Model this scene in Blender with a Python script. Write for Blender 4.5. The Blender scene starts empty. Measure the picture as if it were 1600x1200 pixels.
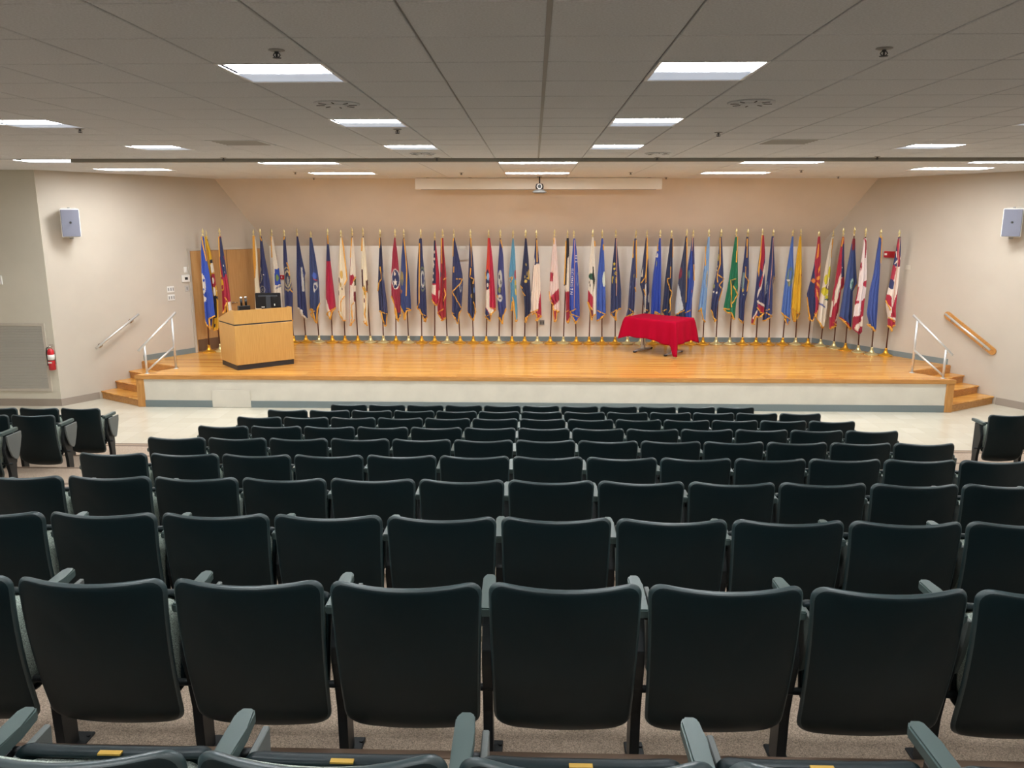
import bpy, bmesh, math, random
from mathutils import Vector, Matrix
SC = bpy.context.scene
C = SC.collection
PI = math.pi

# ---------------------------------------------------------------- camera, world, exposure
cd = bpy.data.cameras.new('camera')
cd.sensor_width = 36.0; cd.lens = 36.0 * 1222.84 / 1600.0; cd.clip_start = 0.05; cd.clip_end = 100
cam = bpy.data.objects.new('camera', cd); C.objects.link(cam)
PITCH, YAW, ROLL, EYE = 0.20814, 0.02736, 0.0006, 3.416
ct, st, cp, sp = math.cos(PITCH), math.sin(PITCH), math.cos(YAW), math.sin(YAW)
_f = Vector((-sp*ct, cp*ct, -st)); _r = Vector((cp, sp, 0)); _u = Vector((-sp*st, cp*st, ct))
_R = _r*math.cos(ROLL) + _u*math.sin(ROLL); _U = _u*math.cos(ROLL) - _r*math.sin(ROLL)
M = Matrix((( _R.x, _U.x, -_f.x), (_R.y, _U.y, -_f.y), (_R.z, _U.z, -_f.z))).to_4x4()
M.translation = Vector((0, 0, EYE)); cam.matrix_world = M
SC.camera = cam
w = bpy.data.worlds.new('world'); SC.world = w; w.use_nodes = True
w.node_tree.nodes['Background'].inputs[0].default_value = (0.9, 0.92, 1, 1)
w.node_tree.nodes['Background'].inputs[1].default_value = 0.02
SC.view_settings.view_transform = 'Standard'; SC.view_settings.look = 'None'
SC.view_settings.gamma = 1.0; SC.view_settings.use_curve_mapping = False
SC.view_settings.exposure = 0.0
LAMP = 54.0          # emission strength of the troffer lenses
LAMP_FAR = 44.0      # the long fixtures near the stage
LAMP_COL = (0.965, 0.985, 1.0)
SC.cycles.max_bounces = 8; SC.cycles.diffuse_bounces = 5; SC.cycles.glossy_bounces = 3
SC.cycles.sample_clamp_indirect = 8

# ---------------------------------------------------------------- helpers
def lin(c):
    return tuple(((v/255.0)/12.92 if v/255.0 <= 0.04045 else ((v/255.0+0.055)/1.055)**2.4) for v in c[:3]) + (1.0,)
MATS = {}
def mat(name, rgb, rough=0.6, metal=0.0, noise=None, bump=None, emit=None, spec=0.5, coat=0.0, scale3=(1, 1, 1)):
    """rgb sRGB 0-255; noise=(scale, amount[, second rgb]); bump=(scale, strength)"""
    if name in MATS: return MATS[name]
    m = bpy.data.materials.new(name); m.use_nodes = True
    nt = m.node_tree; b = nt.nodes['Principled BSDF']
    b.inputs['Base Color'].default_value = lin(rgb); b.inputs['Roughness'].default_value = rough
    b.inputs['Metallic'].default_value = metal; b.inputs['Specular IOR Level'].default_value = spec
    b.inputs['Coat Weight'].default_value = coat; b.inputs['Coat Roughness'].default_value = 0.08
    if noise or bump:
        tc = nt.nodes.new('ShaderNodeTexCoord'); mp = nt.nodes.new('ShaderNodeMapping'); mp.inputs['Scale'].default_value = scale3
        nt.links.new(tc.outputs['Object'], mp.inputs['Vector'])
    if noise:
        n = nt.nodes.new('ShaderNodeTexNoise'); n.inputs['Scale'].default_value = noise[0]; n.inputs['Detail'].default_value = 4
        nt.links.new(mp.outputs[0], n.inputs['Vector'])
        r = nt.nodes.new('ShaderNodeValToRGB'); a = noise[1]
        lo = noise[2] if len(noise) > 2 else tuple(max(0, v*(1-a)) for v in rgb)
        hi = rgb if len(noise) > 2 else tuple(min(255, v*(1+a)) for v in rgb)
        r.color_ramp.elements[0].color = lin(lo); r.color_ramp.elements[1].color = lin(hi)
        r.color_ramp.elements[0].position = 0.35; r.color_ramp.elements[1].position = 0.65
        nt.links.new(n.outputs['Fac'], r.inputs[0]); nt.links.new(r.outputs[0], b.inputs['Base Color'])
    if bump:
        n2 = nt.nodes.new('ShaderNodeTexNoise'); n2.inputs['Scale'].default_value = bump[0]; n2.inputs['Detail'].default_value = 3
        nt.links.new(mp.outputs[0], n2.inputs['Vector'])
        bp = nt.nodes.new('ShaderNodeBump'); bp.inputs['Strength'].default_value = bump[1]; bp.inputs['Distance'].default_value = 0.01
        nt.links.new(n2.outputs['Fac'], bp.inputs['Height']); nt.links.new(bp.outputs[0], b.inputs['Normal'])
    if emit:
        b.inputs['Emission Color'].default_value = emit[0] + (1,); b.inputs['Emission Strength'].default_value = emit[1]
    MATS[name] = m
    return m

def wood_mat(name, c1, c2, plank, grain, rough=0.3, axis='x', coat=0.0):
    """strip flooring / veneer: bands of slightly different tone plus stretched grain"""
    m = bpy.data.materials.new(name); m.use_nodes = True; nt = m.node_tree; b = nt.nodes['Principled BSDF']
    tc = nt.nodes.new('ShaderNodeTexCoord'); L = nt.links.new
    b.inputs['Roughness'].default_value = rough; b.inputs['Coat Weight'].default_value = coat; b.inputs['Coat Roughness'].default_value = 0.1
    mp = nt.nodes.new('ShaderNodeMapping'); mp.inputs['Scale'].default_value = grain
    L(tc.outputs['Object'], mp.inputs[0])
    n = nt.nodes.new('ShaderNodeTexNoise'); n.inputs['Scale'].default_value = 3; n.inputs['Detail'].default_value = 5; L(mp.outputs[0], n.inputs['Vector'])
    fac = n.outputs['Fac']
    if plank:
        br = nt.nodes.new('ShaderNodeTexBrick'); br.inputs['Scale'].default_value = 1.0
        br.inputs['Brick Width'].default_value = plank[0]; br.inputs['Row Height'].default_value = plank[1]
        br.inputs['Mortar Size'].default_value = 0.0012; br.inputs['Color1'].default_value = (0, 0, 0, 1); br.inputs['Color2'].default_value = (1, 1, 1, 1)
        br.inputs['Mortar'].default_value = (0.1, 0.1, 0.1, 1); br.offset = 0.37
        L(tc.outputs['Object'], br.inputs['Vector'])
        mx = nt.nodes.new('ShaderNodeMix'); mx.data_type = 'FLOAT'; mx.inputs[0].default_value = 0.55
        bw = nt.nodes.new('ShaderNodeRGBToBW'); L(br.outputs['Color'], bw.inputs[0])
        L(fac, mx.inputs[2]); L(bw.outputs[0], mx.inputs[3]); fac = mx.outputs[0]
    r = nt.nodes.new('ShaderNodeValToRGB'); r.color_ramp.elements[0].color = lin(c1); r.color_ramp.elements[1].color = lin(c2)
    r.color_ramp.elements[0].position = 0.25; r.color_ramp.elements[1].position = 0.75
    L(fac, r.inputs[0]); L(r.outputs[0], b.inputs['Base Color'])
    MATS[name] = m; return m

def obj(name, me, m=None, parent=None, loc=None, rz=None):
    if isinstance(me, bmesh.types.BMesh):
        bm = me; me = bpy.data.meshes.new(name)
        bmesh.ops.recalc_face_normals(bm, faces=bm.faces); bm.to_mesh(me); bm.free()
    o = bpy.data.objects.new(name, me); C.objects.link(o)
    if m and not me.materials: me.materials.append(MATS[m] if isinstance(m, str) else m)
    if parent: o.parent = parent
    if loc: o.location = loc
    if rz is not None: o.rotation_euler = (0, 0, rz)
    return o
def tag(o, label=None, cat=None, group=None, kind=None):
    for k, v in (('label', label), ('category', cat), ('group', group), ('kind', kind)):
        if v: o[k] = v
    return o
def thing(name, label, cat, loc=(0, 0, 0), rz=0, group=None, kind=None, rot=None):
    o = bpy.data.objects.new(name, None); C.objects.link(o); o.location = loc; o.rotation_euler = rot or (0, 0, rz)
    o.empty_display_size = 0.1
    return tag(o, label, cat, group, kind)
def BM(): return bmesh.new()
def box(bm, x0, x1, y0, y1, z0, z1, mtx=None):
    vs = [bm.verts.new((x, y, z)) for z in (z0, z1) for x, y in ((x0, y0), (x1, y0), (x1, y1), (x0, y1))]
    if mtx:
        for v in vs: v.co = mtx @ v.co
    for f in ((0, 3, 2, 1), (4, 5, 6, 7), (0, 1, 5, 4), (1, 2, 6, 5), (2, 3, 7, 6), (3, 0, 4, 7)): bm.faces.new([vs[i] for i in f])
    return bm
def bevel(bm, w_, seg=1):
    bmesh.ops.bevel(bm, geom=list(bm.edges), offset=w_, segments=seg, affect='EDGES', clamp_overlap=True); return bm
def prism(bm, pts, z0, z1):
    a = [bm.verts.new((x, y, z0)) for x, y in pts]; b = [bm.verts.new((x, y, z1)) for x, y in pts]; n = len(pts)
    bm.faces.new(a[::-1]); bm.faces.new(b)
    for i in range(n): bm.faces.new((a[i], a[(i+1) % n], b[(i+1) % n], b[i]))
    return bm
def prism_x(bm, pts, x0, x1):
    """polygon in (y,z) pushed along x"""
    a = [bm.verts.new((x0, y, z)) for y, z in pts]; b = [bm.verts.new((x1, y, z)) for y, z in pts]; n = len(pts)
    bm.faces.new(a[::-1]); bm.faces.new(b)
    for i in range(n): bm.faces.new((a[i], a[(i+1) % n], b[(i+1) % n], b[i]))
    return bm
def tube(bm, p0, p1, r0, r1=None, n=12, caps=True):
    p0, p1 = Vector(p0), Vector(p1); r1 = r0 if r1 is None else r1
    d = (p1-p0).normalized(); a = Vector((0, 0, 1)) if abs(d.z) < 0.9 else Vector((1, 0, 0)); u = d.cross(a).normalized(); v = d.cross(u)
    A = [bm.verts.new(p0+(u*math.cos(2*PI*i/n)+v*math.sin(2*PI*i/n))*r0) for i in range(n)]
    B = [bm.verts.new(p1+(u*math.cos(2*PI*i/n)+v*math.sin(2*PI*i/n))*r1) for i in range(n)]
    for i in range(n):
        f = bm.faces.new((A[i], A[(i+1) % n], B[(i+1) % n], B[i])); f.smooth = True
    if caps: bm.faces.new(A[::-1]); bm.faces.new(B)
    return bm
def lathe(bm, prof, n=20, c=(0, 0, 0)):
    rings = []
    for r, z in prof:
        rings.append([bm.verts.new((c[0]+r*math.cos(2*PI*i/n), c[1]+r*math.sin(2*PI*i/n), c[2]+z)) for i in range(n)])
    for a, b in zip(rings, rings[1:]):
        for i in range(n):
            f = bm.faces.new((a[i], a[(i+1) % n], b[(i+1) % n], b[i])); f.smooth = True
    bm.faces.new(rings[0][::-1]); bm.faces.new(rings[-1]); return bm
def mesh_of(bm, name, m):
    bmesh.ops.recalc_face_normals(bm, faces=bm.faces)
    me = bpy.data.meshes.new(name); bm.to_mesh(me); bm.free(); me.materials.append(MATS[m]); return me
ORD = ['first', 'second', 'third', 'fourth', 'fifth', 'sixth', 'seventh', 'eighth', 'ninth', 'tenth', 'eleventh', 'twelfth', 'thirteenth', 'fourteenth']

# ---------------------------------------------------------------- materials
mat('wall_cream', (191, 182, 168), 0.75, noise=(1.2, 0.015), bump=(160, 0.03))  # wall paint toned down to even out strong light on the splayed walls
mat('wall_cream_bright', (206, 195, 180), 0.75, noise=(1.2, 0.015), bump=(160, 0.03))  # same paint as the splayed walls, kept lighter to balance the lighting
mat('wall_pale', (238, 232, 221), 0.7, noise=(1.2, 0.012), bump=(160, 0.03))  # tone raised to make up for weak light on the lower back wall
mat('wall_sage', (206, 200, 184), 0.75, noise=(1.2, 0.015), bump=(160, 0.03))
mat('ceiling_tile', (204, 208, 212), 0.9, noise=(90, 0.035), bump=(140, 0.12))
mat('ceiling_grid', (156, 156, 154), 0.7)
mat('soffit', (150, 146, 136), 0.7)
mat('lamp_white', (236, 238, 240), 0.5)
mat('lamp_lens', (250, 250, 250), 0.4, emit=(LAMP_COL, LAMP))
mat('lamp_lens_long', (250, 250, 250), 0.4, emit=(LAMP_COL, LAMP_FAR))
mat('carpet', (164, 146, 128), 0.95, noise=(230, 0.22), bump=(300, 0.35))
mat('nosing', (112, 92, 76), 0.6)
mat('base_grey', (118, 130, 132), 0.55)
mat('base_taupe', (152, 140, 128), 0.55)
mat('stage_white', (216, 211, 198), 0.55, noise=(3.0, 0.02), bump=(30, 0.02))
wood_mat('oak_floor', (186, 122, 48), (222, 166, 84), (1.4, 0.057), (1.2, 26, 1), 0.26, coat=0.25)
wood_mat('oak_trim', (174, 118, 58), (204, 150, 84), None, (1.5, 12, 12), 0.38)
wood_mat('oak_post', (176, 120, 60), (206, 152, 86), None, (14, 14, 1.2), 0.38)
wood_mat('maple', (188, 142, 74), (204, 160, 92), None, (18, 18, 1.0), 0.4)
wood_mat('door_wood', (176, 132, 80), (194, 152, 98), None, (16, 16, 0.9), 0.42)
mat('black_plinth', (38, 36, 38), 0.5)
mat('black_plastic', (22, 22, 25), 0.4)
mat('dark_grey', (62, 66, 72), 0.4)
mat('steel', (214, 213, 210), 0.34, 0.55)
mat('chrome', (200, 198, 195), 0.2, 1.0)
mat('white_plastic', (228, 226, 220), 0.45)
mat('grey_plastic', (150, 150, 148), 0.5)
mat('speaker_cloth', (120, 122, 136), 0.9, noise=(400, 0.12))
mat('red_paint', (186, 26, 38), 0.35)
mat('brass', (224, 164, 52), 0.33, 0.7)
mat('brass_pale', (222, 206, 150), 0.28, 0.7)
mat('lamp_panel', (190, 198, 208), 0.6, emit=((0.55, 0.62, 0.74), 0.62))  # opaque panel, its lit look is put into colour and emission
mat('pole_wood', (98, 60, 48), 0.35)
mat('red_cloth', (164, 0, 40), 0.95, bump=(220, 0.1), spec=0.15)
mat('chair_plastic', (7, 26, 30), 0.42, bump=(420, 0.06), spec=0.28)
mat('chair_rim_sheen', (26, 50, 54), 0.40, bump=(420, 0.06), spec=1.0)  # chair plastic with the gloss highlight of the rim put into its colour
mat('chair_arm', (74, 90, 88), 0.38, bump=(420, 0.04))
mat('chair_metal', (34, 38, 40), 0.4, 0.3)
mat('tablet_grey', (98, 104, 102), 0.5)
mat('chair_fabric', (176, 187, 178), 0.95, noise=(330, 0.28), bump=(330, 0.4))
mat('gold_plate', (186, 150, 62), 0.5, 0.4)
mat('vent_dark', (52, 50, 48), 0.7)
mat('bronze_plate', (122, 100, 84), 0.35, 0.6)
mat('grille_metal', (206, 202, 192), 0.4, 0.3)

def vinyl():
    m = bpy.data.materials.new('vinyl_floor'); m.use_nodes = True; nt = m.node_tree; b = nt.nodes['Principled BSDF']; L = nt.links.new
    tc = nt.nodes.new('ShaderNodeTexCoord')
    br = nt.nodes.new('ShaderNodeTexBrick'); br.inputs['Scale'].default_value = 1.0; br.inputs['Brick Width'].default_value = 0.305; br.inputs['Row Height'].default_value = 0.305
    br.offset = 0.0; br.inputs['Mortar Size'].default_value = 0.0015
    br.inputs['Color1'].default_value = lin((200, 194, 176)); br.inputs['Color2'].default_value = lin((208, 202, 186)); br.inputs['Mortar'].default_value = lin((184, 177, 160))
    L(tc.outputs['Object'], br.inputs['Vector'])
    n = nt.nodes.new('ShaderNodeTexNoise'); n.inputs['Scale'].default_value = 1.6; n.inputs['Detail'].default_value = 6; L(tc.outputs['Object'], n.inputs['Vector'])
    mx = nt.nodes.new('ShaderNodeMix'); mx.data_type = 'RGBA'; mx.blend_type = 'MULTIPLY'; mx.inputs[0].default_value = 0.25
    L(br.outputs['Color'], mx.inputs[6]); L(n.outputs['Color'], mx.inputs[7])
    rp = nt.nodes.new('ShaderNodeValToRGB'); rp.color_ramp.elements[0].color = (0.8, 0.78, 0.72, 1); rp.color_ramp.elements[1].color = (1, 1, 1, 1)
    L(n.outputs['Fac'], rp.inputs[0]); L(rp.outputs[0], mx.inputs[7]); L(mx.outputs[2], b.inputs['Base Color'])
    b.inputs['Roughness'].default_value = 0.22; b.inputs['Coat Weight'].default_value = 0.2; MATS['vinyl'] = m
vinyl()
def flagmat():
    m = bpy.data.materials.new('flag_cloth'); m.use_nodes = True; nt = m.node_tree; b = nt.nodes['Principled BSDF']
    a = nt.nodes.new('ShaderNodeVertexColor'); a.layer_name = 'print'
    nt.links.new(a.outputs[0], b.inputs['Base Color']); b.inputs['Roughness'].default_value = 0.75
    b.inputs['Sheen Weight'].default_value = 0.15; MATS['flag_cloth'] = m
flagmat()
# ---------------------------------------------------------------- room shell
ZC = 4.249                       # ceiling
LX0, LY0 = -8.756, 13.927        # left wall corner; the stage walls splay back from here
RX0, RY0 = 9.116, 13.927
DL = Vector((0.5227, 0.8526, 0)); NL = Vector((0.8526, -0.5227, 0))      # along left splay wall, into the room
DR = Vector((-0.5227, 0.8526, 0)); NR = Vector((-0.8526, -0.5227, 0))
YB, ZL, YCB = 18.22, 2.80, 17.06  # stage back wall, ledge height, where the leaning upper wall meets the ceiling
SLEN = (YB-LY0)/0.8526
SX0, SX1, YBK = -10.8, 11.0, -4.2  # side walls, rear wall
ZT = 0.60                        # stage height
ROWY = lambda i: 2.47 + 1.043*(i-1)
TIERZ = lambda i: 0.172*(9-i) - (.032 if i < 1 else 0)

def struct(name, bm, m, label, cat): return tag(obj(name, bm, m), label, cat, kind='structure')
def wall_slab(name, p, d, length, z0, z1, m, label, nin, th=0.12):
    """slab standing behind the line p + d*s, thickness away from the room"""
    bm = BM(); p = Vector((p[0], p[1], 0)); q = p + d*length; o = -nin*th
    prism(bm, [(p.x, p.y), (q.x, q.y), (q.x+o.x, q.y+o.y), (p.x+o.x, p.y+o.y)], z0, z1)
    return struct(name, bm, m, label, 'wall')
wall_l = wall_slab('wall_left', (LX0, LY0), DL, SLEN, 0, ZC+.05, 'wall_cream', 'cream splayed wall left of the stage with wooden double door', NL)
wall_r = wall_slab('wall_right', (RX0, RY0), DR, SLEN, 0, ZC+.05, 'wall_cream', 'cream splayed wall right of the stage with handrail on board', NR)
XBL = LX0 + DL.x*SLEN; XBR = RX0 + DR.x*SLEN
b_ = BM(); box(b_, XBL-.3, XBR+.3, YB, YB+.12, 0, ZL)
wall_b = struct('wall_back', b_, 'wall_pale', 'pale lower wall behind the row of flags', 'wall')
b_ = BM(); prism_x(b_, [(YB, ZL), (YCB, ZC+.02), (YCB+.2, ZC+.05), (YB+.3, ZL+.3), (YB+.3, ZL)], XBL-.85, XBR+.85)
struct('wall_back_upper', b_, 'wall_cream_bright', 'leaning upper wall above the flags sloping out to ceiling', 'wall')
b_ = BM(); box(b_, SX0, LX0+.003, LY0, LY0+.12, 0, ZC+.05)
wall_fl = struct('wall_front_left', b_, 'wall_sage', 'grey-beige wall with return air grille at the far left', 'wall')
b_ = BM(); box(b_, RX0-.003, SX1, RY0, RY0+.12, 0, ZC+.05)
struct('wall_front_right', b_, 'wall_sage', 'grey-beige wall beyond the right speaker', 'wall')
b_ = BM(); box(b_, SX0-.12, SX0, YBK, LY0+.12, 0, ZC+.05); struct('wall_side_left', b_, 'wall_cream', 'plain cream side wall left of the seating', 'wall')
b_ = BM(); box(b_, SX1, SX1+.12, YBK, RY0+.12, 0, ZC+.05); struct('wall_side_right', b_, 'wall_cream', 'plain cream side wall right of the seating', 'wall')
b_ = BM(); box(b_, SX0-.12, SX1+.12, YBK-.12, YBK, 0, ZC+.05); struct('wall_rear', b_, 'wall_cream', 'plain cream rear wall behind the seating', 'wall')

# floor: vinyl in front of the stage, carpeted tiers under the seats
b_ = BM(); box(b_, SX0, SX1, 11.5, 14.9, -.1, 0)
floor = struct('floor', b_, 'vinyl', 'polished cream vinyl floor between stage and front row', 'floor')
for i in range(-3, 10):
    y0 = ROWY(i) + .03; y1 = ROWY(i+1) + .03; z = TIERZ(i)
    if i == -3: y0 = YBK
    if i == 9: y1 = 11.5
    bm = BM(); box(bm, SX0, SX1, y0, y1, -.1, z)
    t_ = obj('carpet_tier', bm, 'carpet', floor)
    if i < 9:
        bm = BM(); box(bm, SX0, SX1, y1-.035, y1+.006, z-.03, z+.004)
        obj('nosing', bm, 'nosing', t_)
bm = BM(); box(bm, SX0, SX1, 11.48, 11.52, -.02, .004); obj('threshold_strip', bm, 'nosing', floor)

# baseboards
def base_strip(name, p, d, s0, s1, z0, h, m, label, nin, th=.012):
    bm = BM(); P = Vector((p[0], p[1], 0)); a = P+d*s0; b = P+d*s1; o = nin*th
    prism(bm, [(a.x, a.y), (b.x, b.y), (b.x+o.x, b.y+o.y), (a.x+o.x, a.y+o.y)], z0, z0+h)
    return struct(name, bm, m, label, 'baseboard')
base_strip('baseboard_left', (LX0, LY0), DL, 0, .72, 0, .135, 'base_taupe', 'taupe baseboard at floor of left splayed wall', NL)
base_strip('baseboard_stage_left', (LX0, LY0), DL, 1.70, 2.90, ZT, .11, 'base_grey', 'blue-grey baseboard on stage left of the door', NL)
base_strip('baseboard_right', (RX0, RY0), DR, 0, .78, 0, .135, 'base_taupe', 'taupe baseboard at floor of right splayed wall', NR)
base_strip('baseboard_stage_right', (RX0, RY0), DR, 1.78, SLEN, ZT, .11, 'base_grey', 'blue-grey baseboard on stage along right splayed wall', NR)
base_strip('baseboard_back', (XBL, YB), Vector((1, 0, 0)), .1, XBR-XBL-.05, ZT, .11, 'base_grey', 'blue-grey baseboard behind the flag stands', Vector((0, -1, 0)))
base_strip('baseboard_front_left', (SX0, LY0), Vector((1, 0, 0)), 0, LX0-SX0+.012, 0, .135, 'base_taupe', 'taupe baseboard under the return air grille', Vector((0, -1, 0)))
base_strip('baseboard_front_right', (RX0, RY0), Vector((1, 0, 0)), -.012, SX1-RX0, 0, .135, 'base_taupe', 'taupe baseboard at the far right', Vector((0, -1, 0)))

# ---------------------------------------------------------------- ceiling: grid, single tiles, far field
GX = lambda i: 0.058 + .6096*i
GY = lambda j: 3.30 + .6096*j
TRY = 11.41                       # partition track
NEAR_L = [(c, r) for r in (-10, -6, -2, 2, 6, 10) for c in (-13, -8, -3, 1, 7, 12)]
FAR_L = [(c, y) for y in (11.98, 14.85) for c in (-7, -1, 5)] + [(-12.55, 11.55), (10.6, 11.98), (-12.5, 13.62), (10.45, 13.62)]
b_ = BM()
def sheet(bm, x0, x1, y0, y1, z): bm.faces.new([bm.verts.new(v) for v in ((x0, y0, z), (x1, y0, z), (x1, y1, z), (x0, y1, z))])
holes = [(GX(c), GX(c+1), GY(r), GY(r+1)) for c, r in NEAR_L] + [(GX(c), GX(c+2), y, y+.6096) for c, y in FAR_L]
ys = sorted({YBK, YB+.3} | {round(v, 4) for h in holes for v in h[2:]})
for ya, yb in zip(ys, ys[1:]):
    cut = sorted((h[0], h[1]) for h in holes if h[2] < yb-.01 and h[3] > ya+.01)
    x = SX0
    for a, b in cut:
        sheet(b_, x, a, ya, yb, ZC+.012); x = b
    sheet(b_, x, SX1, ya, yb, ZC+.012)
box(b_, SX0, SX1, YBK, YB+.3, ZC+.14, ZC+.2)  # unseen slab above the grid, added to keep world light out
ceiling = struct('ceiling', b_, 'ceiling_grid', 'grey suspended ceiling of square tiles with recessed lights', 'ceiling')
VENTS = [(-6, 9), (4, 9)]
lights_cells = set(NEAR_L); vent_cells = set(VENTS)
bm = box(BM(), .006, .6036, .006, .6036, 0, .012)
bmesh.ops.bevel(bm, geom=[e for e in bm.edges if all(v.co.z < .001 for v in e.verts)], offset=.004, segments=1, affect='EDGES')
tile_me = mesh_of(bm, 'ceiling_tile', 'ceiling_tile')
rest = BM(); ntile = 0
def field_tile(bm, x0, x1, y0, y1):
    g = .005
    a = [bm.verts.new(v) for v in ((x0+g, y0+g, ZC), (x1-g, y0+g, ZC), (x1-g, y1-g, ZC), (x0+g, y1-g, ZC))]
    b = [bm.verts.new(v) for v in ((x0+g, y0+g, ZC+.012), (x1-g, y0+g, ZC+.012), (x1-g, y1-g, ZC+.012), (x0+g, y1-g, ZC+.012))]
    bm.faces.new(a)
    for i in range(4): bm.faces.new((a[i], a[(i+1) % 4], b[(i+1) % 4], b[i]))
for j in range(-12, 14):
    for i in range(-18, 18):
        if (i, j) in lights_cells or (i, j) in vent_cells: continue
        x, y = GX(i), GY(j)
        half = .72*(y+.9) + .6
        if -1 <= j <= 9 and -half < x+.3 < half:
            o = obj('ceiling_tile', tile_me, None, ceiling, (x, y, ZC)); ntile += 1
        elif j == 13:
            field_tile(rest, x, x+.6096, y, TRY)
        else:
            field_tile(rest, x, x+.6096, y, y+.6096)
# beyond the track: 2x4 foot tiles, cut around the long lights
def cut_tile(x0, x1, y0, y1):
    for c, ly in FAR_L:
        hx0, hx1, hy0, hy1 = GX(c), GX(c+2), ly, ly+.6096
        if hx0 < x1-.01 and hx1 > x0+.01 and hy0 < y1-.01 and hy1 > y0+.01:
            if hy0 > y0+.03: cut_tile(x0, x1, y0, hy0)
            if hy1 < y1-.03: cut_tile(x0, x1, hy1, y1)
            if hx0 > x0+.03: cut_tile(x0, hx0, max(y0, hy0), min(y1, hy1))
            if hx1 < x1-.03: cut_tile(hx1, x1, max(y0, hy0), min(y1, hy1))
            return
    field_tile(rest, x0, x1, y0, y1)
for j in range(0, 10):
    y = 11.51 + .6096*j
    for i in range(-17, 18, 2):
        x0, x1 = GX(i), GX(i+2)
        cut_tile(x0, x1, y, y+.6096)
rf = obj('ceiling_tile_field', rest, 'ceiling_tile', ceiling); rf['kind'] = 'stuff'
bm = BM(); box(bm, GX(0)-.012, GX(0)+.012, GY(-3), GY(13), ZC-.003, ZC+.012); obj('grid_runner', bm, 'ceiling_grid', ceiling)
bm = BM(); box(bm, -6.62, SX1, TRY, TRY+.09, ZC-.05, ZC+.012)
bevel(bm, .006); tag(obj('trim_1', bm, 'soffit'), 'long grey partition track running across the ceiling', 'trim', kind='structure')

# ---------------------------------------------------------------- recessed lights (cover the grid plate locally with a housing below it)
def troffer_meshes(wx, wy, wide=False):
    """housing recess (frame, reflector) and half-round lens; local origin at the cell corner, z=0 ceiling plane"""
    d = .09
    bm = BM()   # frame lip
    for a in ((0.004, wx-.004, .004, .022), (.004, wx-.004, wy-.022, wy-.004), (.004, .022, .022, wy-.022), (wx-.022, wx-.004, .022, wy-.022)):
        box(bm, a[0], a[1], a[2], a[3], -.004, .012)
    fr = mesh_of(bm, 'frame', 'lamp_white')
    bm = BM()   # reflector pan over the open half
    x0, x1, y0, y1, ym = .022, wx-.022, .022, wy-.022, (wy-.075 if wide else .325)
    prof = [(y0, 0), (y0, d), (ym+.02, d), (ym+.02, 0)]
    A = [bm.verts.new((x0, y, z)) for y, z in prof]; B = [bm.verts.new((x1, y, z)) for y, z in prof]
    for k in range(3): bm.faces.new((A[k], A[k+1], B[k+1], B[k]))
    bm.faces.new(A); bm.faces.new(B[::-1])
    pan = mesh_of(bm, 'reflector', 'lamp_white')
    bm = BM()   # lens: half cylinder hanging to just above the ceiling plane
    r = .24 if wide else .145; yc = y0+r+.01; n = 12; xa, xb = .04, wx-.04
    P = [(yc - r*math.cos(PI*k/n), d-.004 - (d-.008)*math.sin(PI*k/n)) for k in range(n+1)]
    A = [bm.verts.new((xa, y, z)) for y, z in P]; B = [bm.verts.new((xb, y, z)) for y, z in P]
    for k in range(n):
        f = bm.faces.new((A[k], A[k+1], B[k+1], B[k])); f.smooth = True
    bm.faces.new(A[::-1]); bm.faces.new(B)
    lens = mesh_of(bm, 'lens', 'lamp_lens_long' if wide else 'lamp_lens')
    bm = BM(); box(bm, x0, x1, ym, y1, .002, .010); pn = mesh_of(bm, 'glow_panel', 'lamp_panel')
    return fr, pan, lens, pn
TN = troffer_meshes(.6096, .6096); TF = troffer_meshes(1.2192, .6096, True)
def troffer(x, y, meshes, label, group):
    t = thing('ceiling_light', label, 'light', (x, y, ZC), 0, group)
    for n, me in zip(('frame', 'reflector', 'lens', 'glow_panel'), meshes): obj(n, me, None, t)
rown = {2: 'nearest', 6: 'middle', 10: 'farthest', -2: 'just behind the camera', -6: 'further behind', -10: 'rear wall'}
coln = {-13: 'far left outer', -8: 'left outer', -3: 'left inner', 1: 'right inner', 7: 'right outer', 12: 'far right outer'}
for c, r in NEAR_L:
    troffer(GX(c), GY(r), TN, 'square recessed ceiling light, %s column, %s row before the track' % (coln[c], rown[r]), 'square recessed lights over the seats')
fcol = lambda c: 'leftmost' if c < -8 else 'rightmost' if c > 8 else {-7: 'second from left', -1: 'centre', 5: 'second from right'}[c]
for c, y in FAR_L:
    troffer(GX(c), y, TF, 'long recessed stage light, %s, %s' % (fcol(c), 'just behind the track' if y < 13 else 'over the stage'), 'long recessed lights near the stage')

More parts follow.
